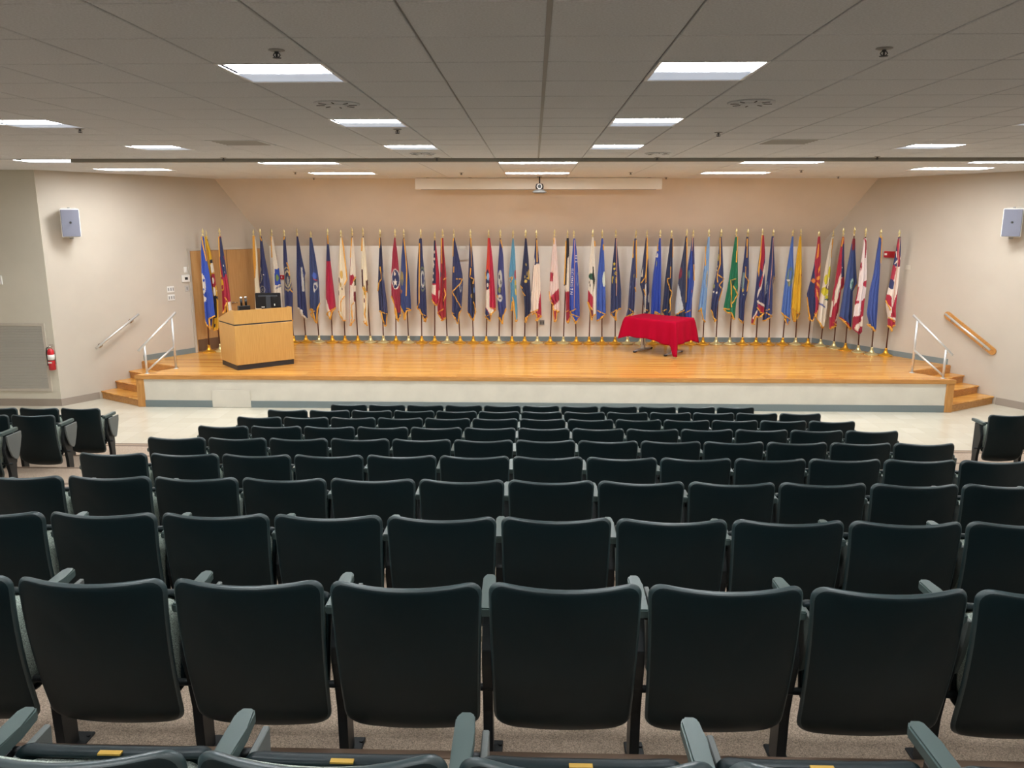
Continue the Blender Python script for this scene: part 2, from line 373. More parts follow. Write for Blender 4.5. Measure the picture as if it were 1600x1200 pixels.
# ---------------------------------------------------------------- vents, diffusers, sprinklers
for k, (c, r) in enumerate(VENTS):
    t = thing('air_vent', 'slotted %s air vent in the ceiling before the track' % ('left', 'right')[k], 'vent', (GX(c), GY(r), ZC), 0, 'slotted air vents')
    bm = BM()
    for a in ((.006, .6036, .006, .05), (.006, .6036, .56, .6036), (.006, .05, .05, .56), (.56, .6036, .05, .56)): box(bm, a[0], a[1], a[2], a[3], -.003, .012)
    obj('frame', bm, 'ceiling_tile', t)
    bm = BM(); box(bm, .05, .56, .05, .56, .008, .0119); obj('back_plate', bm, 'vent_dark', t)
    for q in range(5):
        bm = BM(); y = .08+q*.1; prism_x(bm, [(y, .001), (y+.05, -.008), (y+.052, -.006), (y+.004, .004)], .05, .56); obj('louvre', bm, 'ceiling_grid', t)
for k, (x, y) in enumerate([(-1.466, 6.06), (1.58, 6.06), (-1.46, 10.6), (1.6, 10.6)]):
    t = thing('round_diffuser', 'round grey air diffuser in the ceiling, %s %s' % (('near', 'far')[k//2], ('left', 'right')[k % 2]), 'diffuser', (x, y, ZC), 0, 'round ceiling diffusers')
    bm = BM(); lathe(bm, [(.17, 0), (.172, -.004), (.16, -.012), (.09, -.012), (.085, -.006), (.08, -.002)], 28); obj('ring', bm, 'ceiling_tile', t)
    bm = BM(); lathe(bm, [(.08, -.002), (.085, -.012), (.06, -.018), (.01, -.02)], 24); obj('hub', bm, 'ceiling_tile', t)
    for q in range(8):
        a = q*PI/4; bm = BM(); m4 = Matrix.Rotation(a, 4, 'Z'); box(bm, .09, .15, -.004, .004, -.0155, -.0119, m4); obj('slot', bm, 'vent_dark', t)
sp_list = [(-1.305, 4.18, 'near left'), (1.74, 4.21, 'near right'), (-4.307, 7.64, 'left outer'), (-1.306, 7.76, 'left inner behind the middle light'), (1.81, 8.1, 'right inner'),
           (-4.35, 11.25, 'left just before the track'), (1.70, 11.3, 'right just before the track'), (4.67, 11.2, 'far right before the track'), (-1.36, 11.3, 'centre left before the track'),
           (-4.374, 14.7, 'left over the stage edge'), (-1.35, 14.95, 'centre left over the stage'), (1.767, 14.9, 'centre right over the stage'), (4.67, 14.3, 'right over the stage edge'),
           (-4.6, 16.75, 'left near the back wall'), (-1.33, 16.75, 'centre left near the back wall'), (2.705, 16.65, 'right of the screen box'), (6.1, 16.4, 'far right near the wall')]
bm = BM(); lathe(bm, [(.045, 0), (.046, -.004), (.03, -.01), (.014, -.012)], 18); sp_pl = mesh_of(bm, 'escutcheon', 'grey_plastic')
bm = BM(); lathe(bm, [(.012, -.01), (.012, -.025), (.006, -.028), (.006, -.045), (.004, -.05)], 10)
for s in (-1, 1): tube(bm, (s*.013, 0, -.022), (s*.02, 0, -.036), .003, n=6); tube(bm, (s*.02, 0, -.036), (s*.006, 0, -.052), .003, n=6)
sp_bd = mesh_of(bm, 'nozzle', 'dark_grey')
bm = BM(); lathe(bm, [(.004, -.048), (.024, -.052), (.024, -.055), (.003, -.057)], 14); sp_df = mesh_of(bm, 'deflector', 'dark_grey')
for x, y, n in sp_list:
    t = thing('sprinkler', 'small fire sprinkler head on the ceiling, ' + n, 'sprinkler', (x, y, ZC), 0, 'ceiling sprinkler heads')
    for nm, me in (('escutcheon', sp_pl), ('nozzle', sp_bd), ('deflector', sp_df)): obj(nm, me, None, t).scale = (.9, .9, .72)

# ---------------------------------------------------------------- stage
SLC = Vector((-7.31, 13.93, 0)); SRC = Vector((7.55, 13.93, 0)); SD = .90
wl = (Vector((LX0, LY0, 0))-SLC).dot(-NL); wr = (Vector((RX0, RY0, 0))-SRC).dot(-NR)
p1 = SLC+DL*SD; p2 = p1-NL*wl; q1 = SRC+DR*SD; q2 = q1-NR*wr
stage = thing('stage', 'low stage with oak strip deck and white front panel', 'stage', (0, 0, 0), 0, None, 'structure')
outline = [SLC, SRC, q1, q2, Vector((XBR, YB, 0)), Vector((XBL, YB, 0)), p2, p1]
bm = BM(); prism(bm, [(v.x, v.y) for v in outline], ZT-.05, ZT)
obj('deck', bm, 'oak_floor', stage)
bm = BM(); box(bm, SLC.x-.015, SRC.x+.015, SLC.y-.03, SLC.y+.005, ZT-.075, ZT+.002); bevel(bm, .008, 2); obj('nosing', bm, 'oak_trim', stage)
bm = BM(); box(bm, SLC.x+.14, SRC.x-.14, SLC.y+.002, SLC.y+.04, 0, ZT-.05); obj('front_panel', bm, 'stage_white', stage)
bm = BM(); box(bm, SLC.x+.14, SRC.x-.14, SLC.y-.010, SLC.y+.003, 0, .125); obj('front_baseboard', bm, 'base_grey', stage)
for s, c in ((1, SLC), (-1, SRC)):
    bm = BM(); xs = sorted((c.x, c.x+s*.14)); box(bm, xs[0], xs[1], c.y-.014, c.y+.06, 0, ZT-.05); bevel(bm, .004); obj('corner_post', bm, 'oak_post', stage)
for c, D, N_, wd in ((SLC, DL, NL, wl), (SRC, DR, NR, wr)):
    e1 = c+D*SD; o = N_*.03; bm = BM()
    prism(bm, [(c.x, c.y), (e1.x, e1.y), (e1.x+o.x, e1.y+o.y), (c.x+o.x, c.y+o.y)], 0, ZT-.05); obj('stair_side_panel', bm, 'oak_trim', stage)
    for k in range(1, 4):
        s0 = (k-1)*.30; a = c+D*s0; b = c+D*SD; W_ = -N_*(wd-.002)
        st_ = bpy.data.objects.new('stair_step', None); C.objects.link(st_); st_.parent = stage
        zz = .15*k
        bm = BM(); a2 = a+D*.02; prism(bm, [(a2.x, a2.y), (a2.x+W_.x, a2.y+W_.y), (b.x+W_.x, b.y+W_.y), (b.x, b.y)], .15*(k-1), zz-.028); obj('riser', bm, 'oak_trim', st_)
        bm = BM(); a3 = a-D*.005; prism(bm, [(a3.x, a3.y), (a3.x+W_.x, a3.y+W_.y), (b.x+W_.x, b.y+W_.y), (b.x, b.y)], zz-.028, zz); bevel(bm, .006, 1); obj('tread', bm, 'oak_floor', st_)
    # riser up to the deck
    bm = BM(); a = c+D*SD; W_ = -N_*wd; o = -D*.012
    prism(bm, [(a.x, a.y), (a.x+W_.x, a.y+W_.y), (a.x+W_.x+o.x, a.y+W_.y+o.y), (a.x+o.x, a.y+o.y)], .45, ZT-.01); obj('top_riser', bm, 'oak_trim', stage)
bm = BM(); box(bm, -5.914, -5.198, SLC.y-.022, SLC.y-.0005, .005, .325); bevel(bm, .004)
tag(obj('access_panel', bm, 'stage_white'), 'off-white access panel at left of the stage front', 'panel')

# stair rails
def stair_rail(c, D, N_, label):
    t = thing('stair_railing', label, 'railing', (c.x, c.y, ZT)); r = .021; o = N_*.06
    P = lambda s, z: (D*s + o + Vector((0, 0, z)))
    for s, h in ((.19, .525), (.79, .985)):
        bm = BM(); tube(bm, P(s, 0), P(s, h), r, n=14); obj('post', bm, 'steel', t)
        bm = BM(); v = P(s, 0); lathe(bm, [(.045, 0), (.045, .006), (.024, .012)], 16, v); obj('flange', bm, 'steel', t)
    sl = (.985-.525)/.60
    bm = BM(); tube(bm, P(.19-.13, .54-.13*sl), P(.79+.09, 1.0+.09*sl), r*1.05, n=14); obj('top_rail', bm, 'steel', t)
    bm = BM(); tube(bm, P(.21, .06), P(.78, .42), r*.9, n=14); obj('lower_rail', bm, 'steel', t)
stair_rail(SLC, DL, NL, 'steel stair railing at the left stage steps')
stair_rail(SRC, DR, NR, 'steel stair railing at the right stage steps')
def wall_rail(P0, D, N_, s0, z0, s1, z1, board, label):
    t = thing('wall_handrail', label, 'handrail', (P0[0], P0[1], 0))
    Q = lambda s, z, n: D*s + N_*n + Vector((0, 0, z))
    off = .10
    bm = BM(); tube(bm, Q(s0, z0, off), Q(s1, z1, off), .021, n=14); obj('rail', bm, 'steel', t)
    for f in (.14, .86):
        s = s0+(s1-s0)*f; z = z0+(z1-z0)*f
        bm = BM(); nb = .024 if board else 0
        tube(bm, Q(s, z-.05, nb), Q(s, z-.05, nb+.012), .04, n=16); tube(bm, Q(s, z-.05, nb), Q(s, z-.05, off), .009, n=10); tube(bm, Q(s, z-.055, off), Q(s, z, off), .009, n=10)
        obj('bracket', bm, 'chrome', t)
    if board:
        bm = BM(); L_ = math.hypot(s1-s0, z1-z0); us = (s1-s0)/L_; uz = (z1-z0)/L_; hw = .07; pts = []
        for sgn, (cs, cz) in ((1, (s1, z1)), (-1, (s0, z0))):
            a0 = math.atan2(uz, us) + (0 if sgn == 1 else PI)
            for q in range(9):
                a = a0 - PI/2 + PI*q/8
                pts.append((cs+hw*math.cos(a), cz-.03+hw*math.sin(a)))
        A = [bm.verts.new(Q(s, z, .001)) for s, z in pts]; B = [bm.verts.new(Q(s, z, .024)) for s, z in pts]
        bm.faces.new(A); bm.faces.new(B[::-1])
        for i in range(len(pts)): bm.faces.new((A[i], A[(i+1) % len(pts)], B[(i+1) % len(pts)], B[i]))
        obj('backing_board', bm, 'oak_trim', t)
wall_rail((LX0, LY0), DL, NL, .70, 1.0, 1.62, 1.56, False, 'steel handrail mounted on the left splayed wall')
wall_rail((RX0, RY0), DR, NR, .95, 1.02, 1.88, 1.60, True, 'steel handrail on oak board on right splayed wall')
# ---------------------------------------------------------------- door in the left splay wall
def wall_frame(P0, D, N_): # local x along wall, y out of the wall into the room, z up
    m = Matrix.Identity(4); m.col[0][:3] = D; m.col[1][:3] = N_; m.col[2][:3] = (0, 0, 1); m.col[3][:3] = (P0[0], P0[1], 0); return m
ML = wall_frame((LX0, LY0), DL, NL); MR = wall_frame((RX0, RY0), DR, NR)
def wthing(name, label, cat, Mx, s, z, group=None, kind=None, n=0.0):
    o = thing(name, label, cat, (0, 0, 0), 0, group, kind); o.matrix_world = Mx @ Matrix.Translation((s, n, z)); return o
door = wthing('door_1', 'maple double door in the left stage wall', 'door', ML, 2.93, ZT, None, 'structure')
bm = BM()
for a in ((-.05, 0, 0, 2.2), (1.82, 1.87, 0, 2.2), (0, 1.82, 2.15, 2.2)): box(bm, a[0], a[1], .001, .03, a[2], a[3])
obj('frame', bm, 'wall_cream', door)
for k in (0, 1):
    bm = BM(); box(bm, .003+k*.91, .907+k*.91, .002, .018, .008, 2.147); bevel(bm, .003); lf = obj('leaf', bm, 'door_wood', door)
    bm = BM(); box(bm, .03+k*.91, .88+k*.91, .0182, .0205, .02, .27); obj('kick_plate', bm, 'nosing' if 0 else 'bronze_plate', lf)
    bm = BM(); xh = .84 if k == 0 else .98; sg = -1 if k == 0 else 1
    tube(bm, (xh, .018, .98), (xh, .03, .98), .028, n=16); tube(bm, (xh, .03, .98), (xh, .065, .98), .011, n=10); tube(bm, (xh, .06, .98), (xh+sg*.11, .06, .98), .010, n=10)
    obj('lever_handle', bm, 'chrome', lf)

bm = BM(); box(bm, .904, .918, .016, .0192, .01, 2.145); obj('seam_shade', bm, 'bronze_plate', door)  # dark strip added for the shade in the seam between leaves
bm = BM(); box(bm, 0, 1.82, .001, .0195, 2.146, 2.15); obj('head_gap', bm, 'bronze_plate', door)  # dark strip drawn as the shade in the gap over the leaves

# ---------------------------------------------------------------- small things on the walls
def plate(name, label, Mx, s0, s1, z0, z1, m, cat, rockers=0, rm='grey_plastic', th=.012):
    o = wthing(name, label, cat, Mx, (s0+s1)/2, z0); w_ = s1-s0; h = z1-z0
    bm = BM(); box(bm, -w_/2, w_/2, .001, th, 0, h); bevel(bm, .003); obj('plate', bm, m, o)
    for r in range(rockers):
        xc = -w_/2 + w_*(r+.5)/rockers; bm = BM(); box(bm, xc-.012, xc+.012, th, th+.006, h*.25, h*.75); obj('rocker', bm, rm, o)
    return o
plate('switch_plate', 'upper white triple light switch on left wall', ML, 2.35, 2.51, 1.925, 2.05, 'white_plastic', 'switch', 3)
plate('switch_plate', 'lower white triple light switch on left wall', ML, 2.35, 2.51, 1.755, 1.88, 'white_plastic', 'switch', 3)
o = plate('thermostat', 'white thermostat with dark display beside the door', ML, 2.70, 2.905, 2.115, 2.26, 'white_plastic', 'thermostat', 0, th=.03)
bm = BM(); box(bm, -.04, .03, .03, .033, .045, .10); obj('display', bm, 'black_plastic', o)
plate('wall_sensor', 'small white sensor above the thermostat', ML, 2.77, 2.845, 2.31, 2.425, 'white_plastic', 'sensor', 1, 'white_plastic', .02)
plate('key_switch', 'small steel key switch below the thermostat', ML, 2.765, 2.85, 1.92, 2.04, 'steel', 'switch', 1)
plate('blank_plate', 'small cream blank plate right of the last flag', MR, 2.77, 2.88, 2.40, 2.49, 'wall_sage', 'plate', 0)
o = plate('fire_alarm', 'red fire alarm strobe behind the rightmost flag', MR, 3.13, 3.36, 2.63, 2.76, 'red_paint', 'alarm', 0, th=.06)
bm = BM(); box(bm, .04, .09, .06, .075, .045, .09); obj('strobe_lens', bm, 'white_plastic', o)
MB_ = wall_frame((0, YB), Vector((1, 0, 0)), Vector((0, -1, 0)))
plate('wall_outlet', 'grey outlet box low on the back wall between flags', MB_, .15, .257, .985, 1.10, 'grey_plastic', 'outlet', 2, 'dark_grey', .03)
o = plate('fire_pull', 'small dark red pull station left on the back wall', MB_, -5.92, -5.80, 2.03, 2.13, 'red_paint', 'alarm', 1, 'white_plastic', .04)
o = wthing('emergency_light', 'white twin-head emergency light high on the back wall', 'light', MB_, -1.635, 2.48)
bm = BM(); box(bm, -.15, .15, .001, .07, 0, .25); bevel(bm, .012, 2); obj('housing', bm, 'white_plastic', o)
for s in (-1, 1):
    bm = BM(); tube(bm, (s*.12, .03, .25), (s*.12, .03, .28), .012, n=10); tube(bm, (s*.12-.01*s, .02, .30), (s*.12+.01*s, .10, .29), .035, .042, n=14); obj('lamp_head', bm, 'white_plastic', o)
# left facing wall: return grille, device
MF = wall_frame((0, LY0), Vector((1, 0, 0)), Vector((0, -1, 0)))
o = wthing('return_grille', 'large slatted return air grille on the left wall', 'grille', MF, -9.55, .285)
GW = .625; GH = 1.265
bm = BM()
for a in ((-GW-.03, GW+.03, 0, .05), (-GW-.03, GW+.03, GH-.05, GH), (-GW-.03, -GW+.02, .05, GH-.05), (GW-.02, GW+.03, .05, GH-.05)): box(bm, a[0], a[1], .001, .025, a[2], a[3])
obj('frame', bm, 'wall_cream', o)
bm = BM(); box(bm, -GW, GW, .001, .003, .05, GH-.05); obj('back_plate', bm, 'grey_plastic', o)
bm = BM(); prism_x(bm, [(.004, .022), (.022, 0), (.024, .004), (.006, .026)], -GW+.02, GW-.02); slat_me = mesh_of(bm, 'slat', 'grille_metal')
for k in range(38):
    obj('slat', slat_me, None, o, (0, 0, .055+k*.0305))
plate('wall_device', 'small white device on the left wall near the frame edge', MF, -9.66, -9.565, 2.25, 2.41, 'white_plastic', 'device', 1, 'white_plastic', .03)
# fire extinguisher
o = thing('fire_extinguisher', 'red fire extinguisher hung beside the return grille', 'extinguisher', (-8.80, LY0-.075, .70))
bm = BM(); lathe(bm, [(.05, 0), (.058, .008), (.058, .33), (.052, .36), (.03, .39), (.018, .40)], 22); obj('cylinder', bm, 'red_paint', o)
bm = BM(); lathe(bm, [(.0588, .19), (.0588, .285)], 22); obj('paper_label', bm, 'white_plastic', o)
bm = BM(); lathe(bm, [(.016, .39), (.02, .40), (.02, .43), (.012, .44)], 12); box(bm, -.012, .06, -.012, .012, .435, .445); box(bm, -.012, .055, -.01, .01, .46, .468); tube(bm, (0, -.02, .42), (0, -.035, .42), .016, n=12); obj('valve_handle', bm, 'chrome', o)
bm = BM(); pts = [(-.02, 0, .42), (-.07, 0, .40), (-.082, 0, .30), (-.072, 0, .14)]
for a, b in zip(pts, pts[1:]): tube(bm, a, b, .010, n=8)
tube(bm, (-.072, 0, .16), (-.068, 0, .08), .012, .017, n=10); obj('hose', bm, 'black_plastic', o)
bm = BM(); lathe(bm, [(.0592, .178), (.0592, .19)], 22); box(bm, -.03, .03, .05, .074, .10, .30); obj('bracket', bm, 'black_plastic', o)
bm = BM(); prism_x(bm, [(0, 0), (.045, .012), (.045, .03), (0, .02)], -.035, .035); a_ = obj('arrow_decal', bm, 'white_plastic', o, (0, -.0595, .13)); a_.scale = (1, .06, 1)

# speakers
def speaker(Mx, s, zc, label, yaw):
    o = thing('wall_speaker', label, 'speaker'); o.matrix_world = Mx @ Matrix.Translation((s, .21, zc)) @ Matrix.Rotation(yaw, 4, 'Z') @ Matrix.Rotation(math.radians(-6), 4, 'X')
    W_, H_, D_ = .155, .25, .11
    bm = BM(); prism(bm, [(-W_, D_), (W_, D_), (W_*.75, -D_), (-W_*.75, -D_)], -H_, H_); bevel(bm, .008, 2); obj('cabinet', bm, 'white_plastic', o)
    bm = BM(); box(bm, -W_+.012, W_-.012, D_-.002, D_+.010, -H_+.012, H_-.012); bevel(bm, .006); obj('grille_cloth', bm, 'speaker_cloth', o)
    bm = BM(); tube(bm, (0, D_+.009, .01), (0, D_+.014, .01), .022, n=16); bd = obj('badge', bm, 'dark_grey', o)
    bm = BM(); tube(bm, (0, D_+.013, .01), (0, D_+.016, .01), .011, n=14); obj('badge_centre', bm, 'chrome', bd)
    bm = BM(); box(bm, -.05, .05, -.205, -.19, -.32, .08); box(bm, -.03, .03, -.2, .02, -.285, -.262); tube(bm, (0, -.02, -.285), (0, -.02, -.245), .02, n=12); tube(bm, (0, 0, H_-.005), (0, 0, H_+.018), .02, n=12); obj('bracket', bm, 'grey_plastic', o)
speaker(ML, .42, 3.345, 'grey wall speaker high on the left wall', math.radians(24))
speaker(MR, .78, 3.36, 'grey wall speaker high at the right edge', math.radians(24))

# projection screen case on the ceiling and hanging camera
o = thing('screen_case', 'long cream projection screen case below the ceiling', 'screen case', (.08, 16.82, ZC-.235))
bm = BM(); box(bm, -2.56, 2.56, -.09, .09, 0, .225); bevel(bm, .006); obj('case', bm, 'wall_pale', o)
bm = BM(); box(bm, -2.45, 2.45, -.02, .02, -.012, .001); obj('bottom_bar', bm, 'grey_plastic', o)
for s in (-1, 1):
    bm = BM(); box(bm, s*2.3-.03, s*2.3+.03, -.05, .05, .225, .235); obj('hanger', bm, 'grey_plastic', o)
o = thing('conference_camera', 'dark conference camera hanging from rod before the screen case', 'camera', (.108, 16.35, ZC))
bm = BM(); tube(bm, (0, 0, 0), (0, 0, -.16), .014, n=12); tube(bm, (0, 0, 0), (0, 0, -.01), .05, n=16); obj('rod', bm, 'black_plastic', o)
bm = BM(); lathe(bm, [(.02, -.13), (.07, -.145), (.085, -.19), (.08, -.235), (.05, -.255)], 20); obj('camera_head', bm, 'dark_grey', o)
bm = BM(); tube(bm, (0, -.07, -.195), (0, -.10, -.195), .055, n=20); ln = obj('lens_ring', bm, 'white_plastic', o)
bm = BM(); tube(bm, (0, -.099, -.195), (0, -.104, -.195), .036, n=20); obj('lens_glass', bm, 'black_plastic', ln)
bm = BM(); lathe(bm, [(.06, -.25), (.10, -.262), (.15, -.30), (.15, -.315), (.03, -.318)], 24); obj('base_dome', bm, 'grey_plastic', o)
bm = BM(); lathe(bm, [(.09, -.3145), (.12, -.318), (.12, -.325), (.03, -.328)], 20); obj('base_foot', bm, 'black_plastic', o)

# ---------------------------------------------------------------- lectern with monitor and microphones
LA = math.atan2(.646, .760)
ln_ = thing('lectern', 'angular maple lectern with black plinth on the stage', 'lectern', (-5.59, 14.386, ZT), LA)
LW, LD = 1.146, .85
hf, hb = 1.13, .94
def lec_block(name, z0, z1f, z1b, ins, m, bev=.004):
    bm = BM(); x0, x1, y0, y1 = ins, LW-ins, ins, LD-ins
    v = [bm.verts.new(q) for q in ((x0, y0, z0), (x1, y0, z0), (x1, y1, z0), (x0, y1, z0), (x0, y0, z1f), (x1, y0, z1f), (x1, y1, z1b), (x0, y1, z1b))]
    for f in ((0, 3, 2, 1), (4, 5, 6, 7), (0, 1, 5, 4), (1, 2, 6, 5), (2, 3, 7, 6), (3, 0, 4, 7)): bm.faces.new([v[i] for i in f])
    bevel(bm, bev); return obj(name, bm, m, ln_)
lec_block('plinth', 0, .098, .098, .012, 'black_plinth')
lec_block('body', .098, .848, .848, 0, 'maple')
lec_block('reveal_strip', .848, .875, .875, .006, 'black_plinth', .001)
up = BM()  # hollow upper desk: front, two sloping sides, recessed top
box(up, 0, LW, 0, .03, .875, hf)
for x in (0, LW-.03):
    prism_x(up, [(.03, .875), (LD, .875), (LD, hb-.02), (.16, hf), (.03, hf)], x, x+.03)
obj('desk_surround', up, 'maple', ln_)
bm = BM(); box(bm, .03, LW-.03, .03, LD, .875, .93); obj('desk_top', bm, 'maple', ln_)
mo = thing('computer_monitor', 'black computer monitor seen from behind on the lectern', 'monitor', (0, 0, 0))
mo.matrix_world = Matrix.Translation((-5.17, 15.12, ZT+.93)) @ Matrix.Rotation(math.radians(8), 4, 'Z')
bm = BM(); box(bm, -.24, .24, 0, .035, .17, .47); bevel(bm, .008, 2); obj('screen_housing', bm, 'black_plastic', mo)
bm = BM(); box(bm, -.18, .18, -.012, .002, .395, .425); bevel(bm, .004); obj('handle_ridge', bm, 'dark_grey', mo)
bm = BM(); box(bm, -.035, .05, -.035, .001, .018, .41); bevel(bm, .006); obj('stand_neck', bm, 'dark_grey', mo)
bm = BM(); box(bm, -.13, .13, -.12, .09, 0, .018); bevel(bm, .006); obj('stand_base', bm, 'black_plastic', mo)
bm = BM(); box(bm, -.13, -.07, -.004, .002, .19, .205); box(bm, .11, .13, -.004, .002, .22, .26); obj('sticker', bm, 'white_plastic', mo)
mi = thing('microphone_pair', 'two short black microphones with silver heads on the lectern', 'microphone', (-5.58, 14.92, ZT+.93), LA)
bm = BM(); box(bm, -.11, .11, -.05, .05, 0, .245); bevel(bm, .008); obj('base_box', bm, 'black_plastic', mi)
for x in (-.045, .045):
    bm = BM(); tube(bm, (x, 0, .245), (x, 0, .37), .021, .024, n=14); g = obj('microphone', bm, 'black_plastic', mi)
    bm = BM(); lathe(bm, [(.024, .37), (.031, .385), (.031, .40), (.02, .418), (.004, .424)], 16, (x, 0, 0)); obj('grille_head', bm, 'chrome', g)

# ---------------------------------------------------------------- table and cloth
TA = math.atan2(-.718, .92); TX, TY = 2.69, 16.75
tb = thing('folding_table', 'table with steel T legs under the red cloth', 'table', (TX, TY, ZT), TA)
TW, TD = 1.19, .80
bm = BM(); box(bm, -TW/2, TW/2, -TD/2, TD/2, .715, .745); bevel(bm, .006); obj('table_top', bm, 'grey_plastic', tb)
for s in (-1, 1):
    x = s*.37
    bm = BM(); box(bm, x-.045, x+.045, -.03, .03, .03, .715); bevel(bm, .006); lg = obj('leg', bm, 'steel', tb)
    bm = BM(); box(bm, x+.012, x+.03, -.0315, .0315, .12, .65); obj('channel', bm, 'black_plastic', lg)
    bm = BM(); prism_x(bm, [(-.36, .012), (.36, .012), (.36, .028), (.05, .055), (-.05, .055), (-.36, .028)], x-.025, x+.025); obj('foot', bm, 'steel', tb)
    for y in (-.34, .34):
        bm = BM(); box(bm, x-.03, x+.03, y-.035, y+.035, 0, .03); bevel(bm, .006); obj('foot_cap', bm, 'black_plastic', tb)
def tablecloth():
    n = 24; hx, hy = TW/2+.006, TD/2+.006; z0 = .752
    # perimeter with rounded corners; each column hangs down with its own drop and flare
    per = []
    segs = [((-hx, -hy), (hx, -hy), 0), ((hx, -hy), (hx, hy), 1), ((hx, hy), (-hx, hy), 2), ((-hx, hy), (-hx, -hy), 3)]
    nrm = [(0, -1), (1, 0), (0, 1), (-1, 0)]
    for (a, b, k) in segs:
        m_ = 30 if k % 2 == 0 else 22
        for i in range(m_):
            t = i/m_; per.append((a[0]+(b[0]-a[0])*t, a[1]+(b[1]-a[1])*t, k, t))
    def drop(k, t):
        if k == 0: d = .36 + .13*t + .02*math.sin(t*9)
        elif k == 1: d = .50 - .06*t
        elif k == 2: d = .44 - .05*t
        else: d = .38 + .0*t
        c = {0: .72, 1: .58, 2: .46, 3: .44}   # corner tips: k at its start
        for cc, tt in ((k, t), ((k+1) % 4, 1-t)):
            tip = {1: .715, 2: .54, 3: .47, 0: .46}[cc]; L_ = TW if k % 2 == 0 else TD
            wdt = .085 if cc == 1 else .13; m = tt*L_/wdt
            if m < 1: d = d + max(0, tip-d)*(1 if m < .45 else 1-((m-.45)/.55)) if cc == 1 else d + max(0, tip-d)*(1-m)
        return d
    def flare(k, t):
        L_ = TW if k % 2 == 0 else TD
        e = max(0, 1-min(t, 1-t)*L_/.14)
        return .03 + .045*e**1.5 + .014*math.sin(t*L_*22+k*2)*(1 - e)
    V = []; F = []; rows = 12
    for r in range(rows+1):
        f = r/rows
        for (x, y, k, t) in per:
            nx, ny = nrm[k]
            e0 = max(0, 1-t*(TW if k % 2 == 0 else TD)/.14); e1 = max(0, 1-(1-t)*(TW if k % 2 == 0 else TD)/.14)
            pk, nk = (k-1) % 4, (k+1) % 4
            nx += nrm[pk][0]*e0 + nrm[nk][0]*e1; ny += nrm[pk][1]*e0 + nrm[nk][1]*e1
            fl = flare(k, t)*(f**.8)*1.25 + .008*min(1, f*6)
            # folded gathering just beside each corner
            L_ = TW if k % 2 == 0 else TD
            dd = min(t, 1-t)*L_
            fl += -.028*f*math.exp(-((dd-.11)/.05)**2)
            V.append((x+nx*fl, y+ny*fl, z0 - .006*(1 if r else 0) - drop(k, t)*f))
    P = len(per)
    for r in range(rows):
        for i in range(P): F.append((r*P+i, r*P+(i+1) % P, (r+1)*P+(i+1) % P, (r+1)*P+i))
    # top: inner ring then fan grid
    ci = len(V); V.append((0, 0, z0+.002))
    for i in range(P): F.append((ci, (i+1) % P, i))
    me = bpy.data.meshes.new('tablecloth'); me.from_pydata(V, [], F)
    for p in me.polygons: p.use_smooth = len(p.vertices) == 4
    bm = BM(); bm.from_mesh(me); bmesh.ops.recalc_face_normals(bm, faces=bm.faces); bm.to_mesh(me); bm.free()
    o = obj('tablecloth', me, 'red_cloth', None, (TX, TY, ZT), TA)
    so = o.modifiers.new('thick', 'SOLIDIFY'); so.thickness = .004; so.offset = 1
    tag(o, 'crimson red cloth draped over the table on stage', 'tablecloth')
tablecloth()
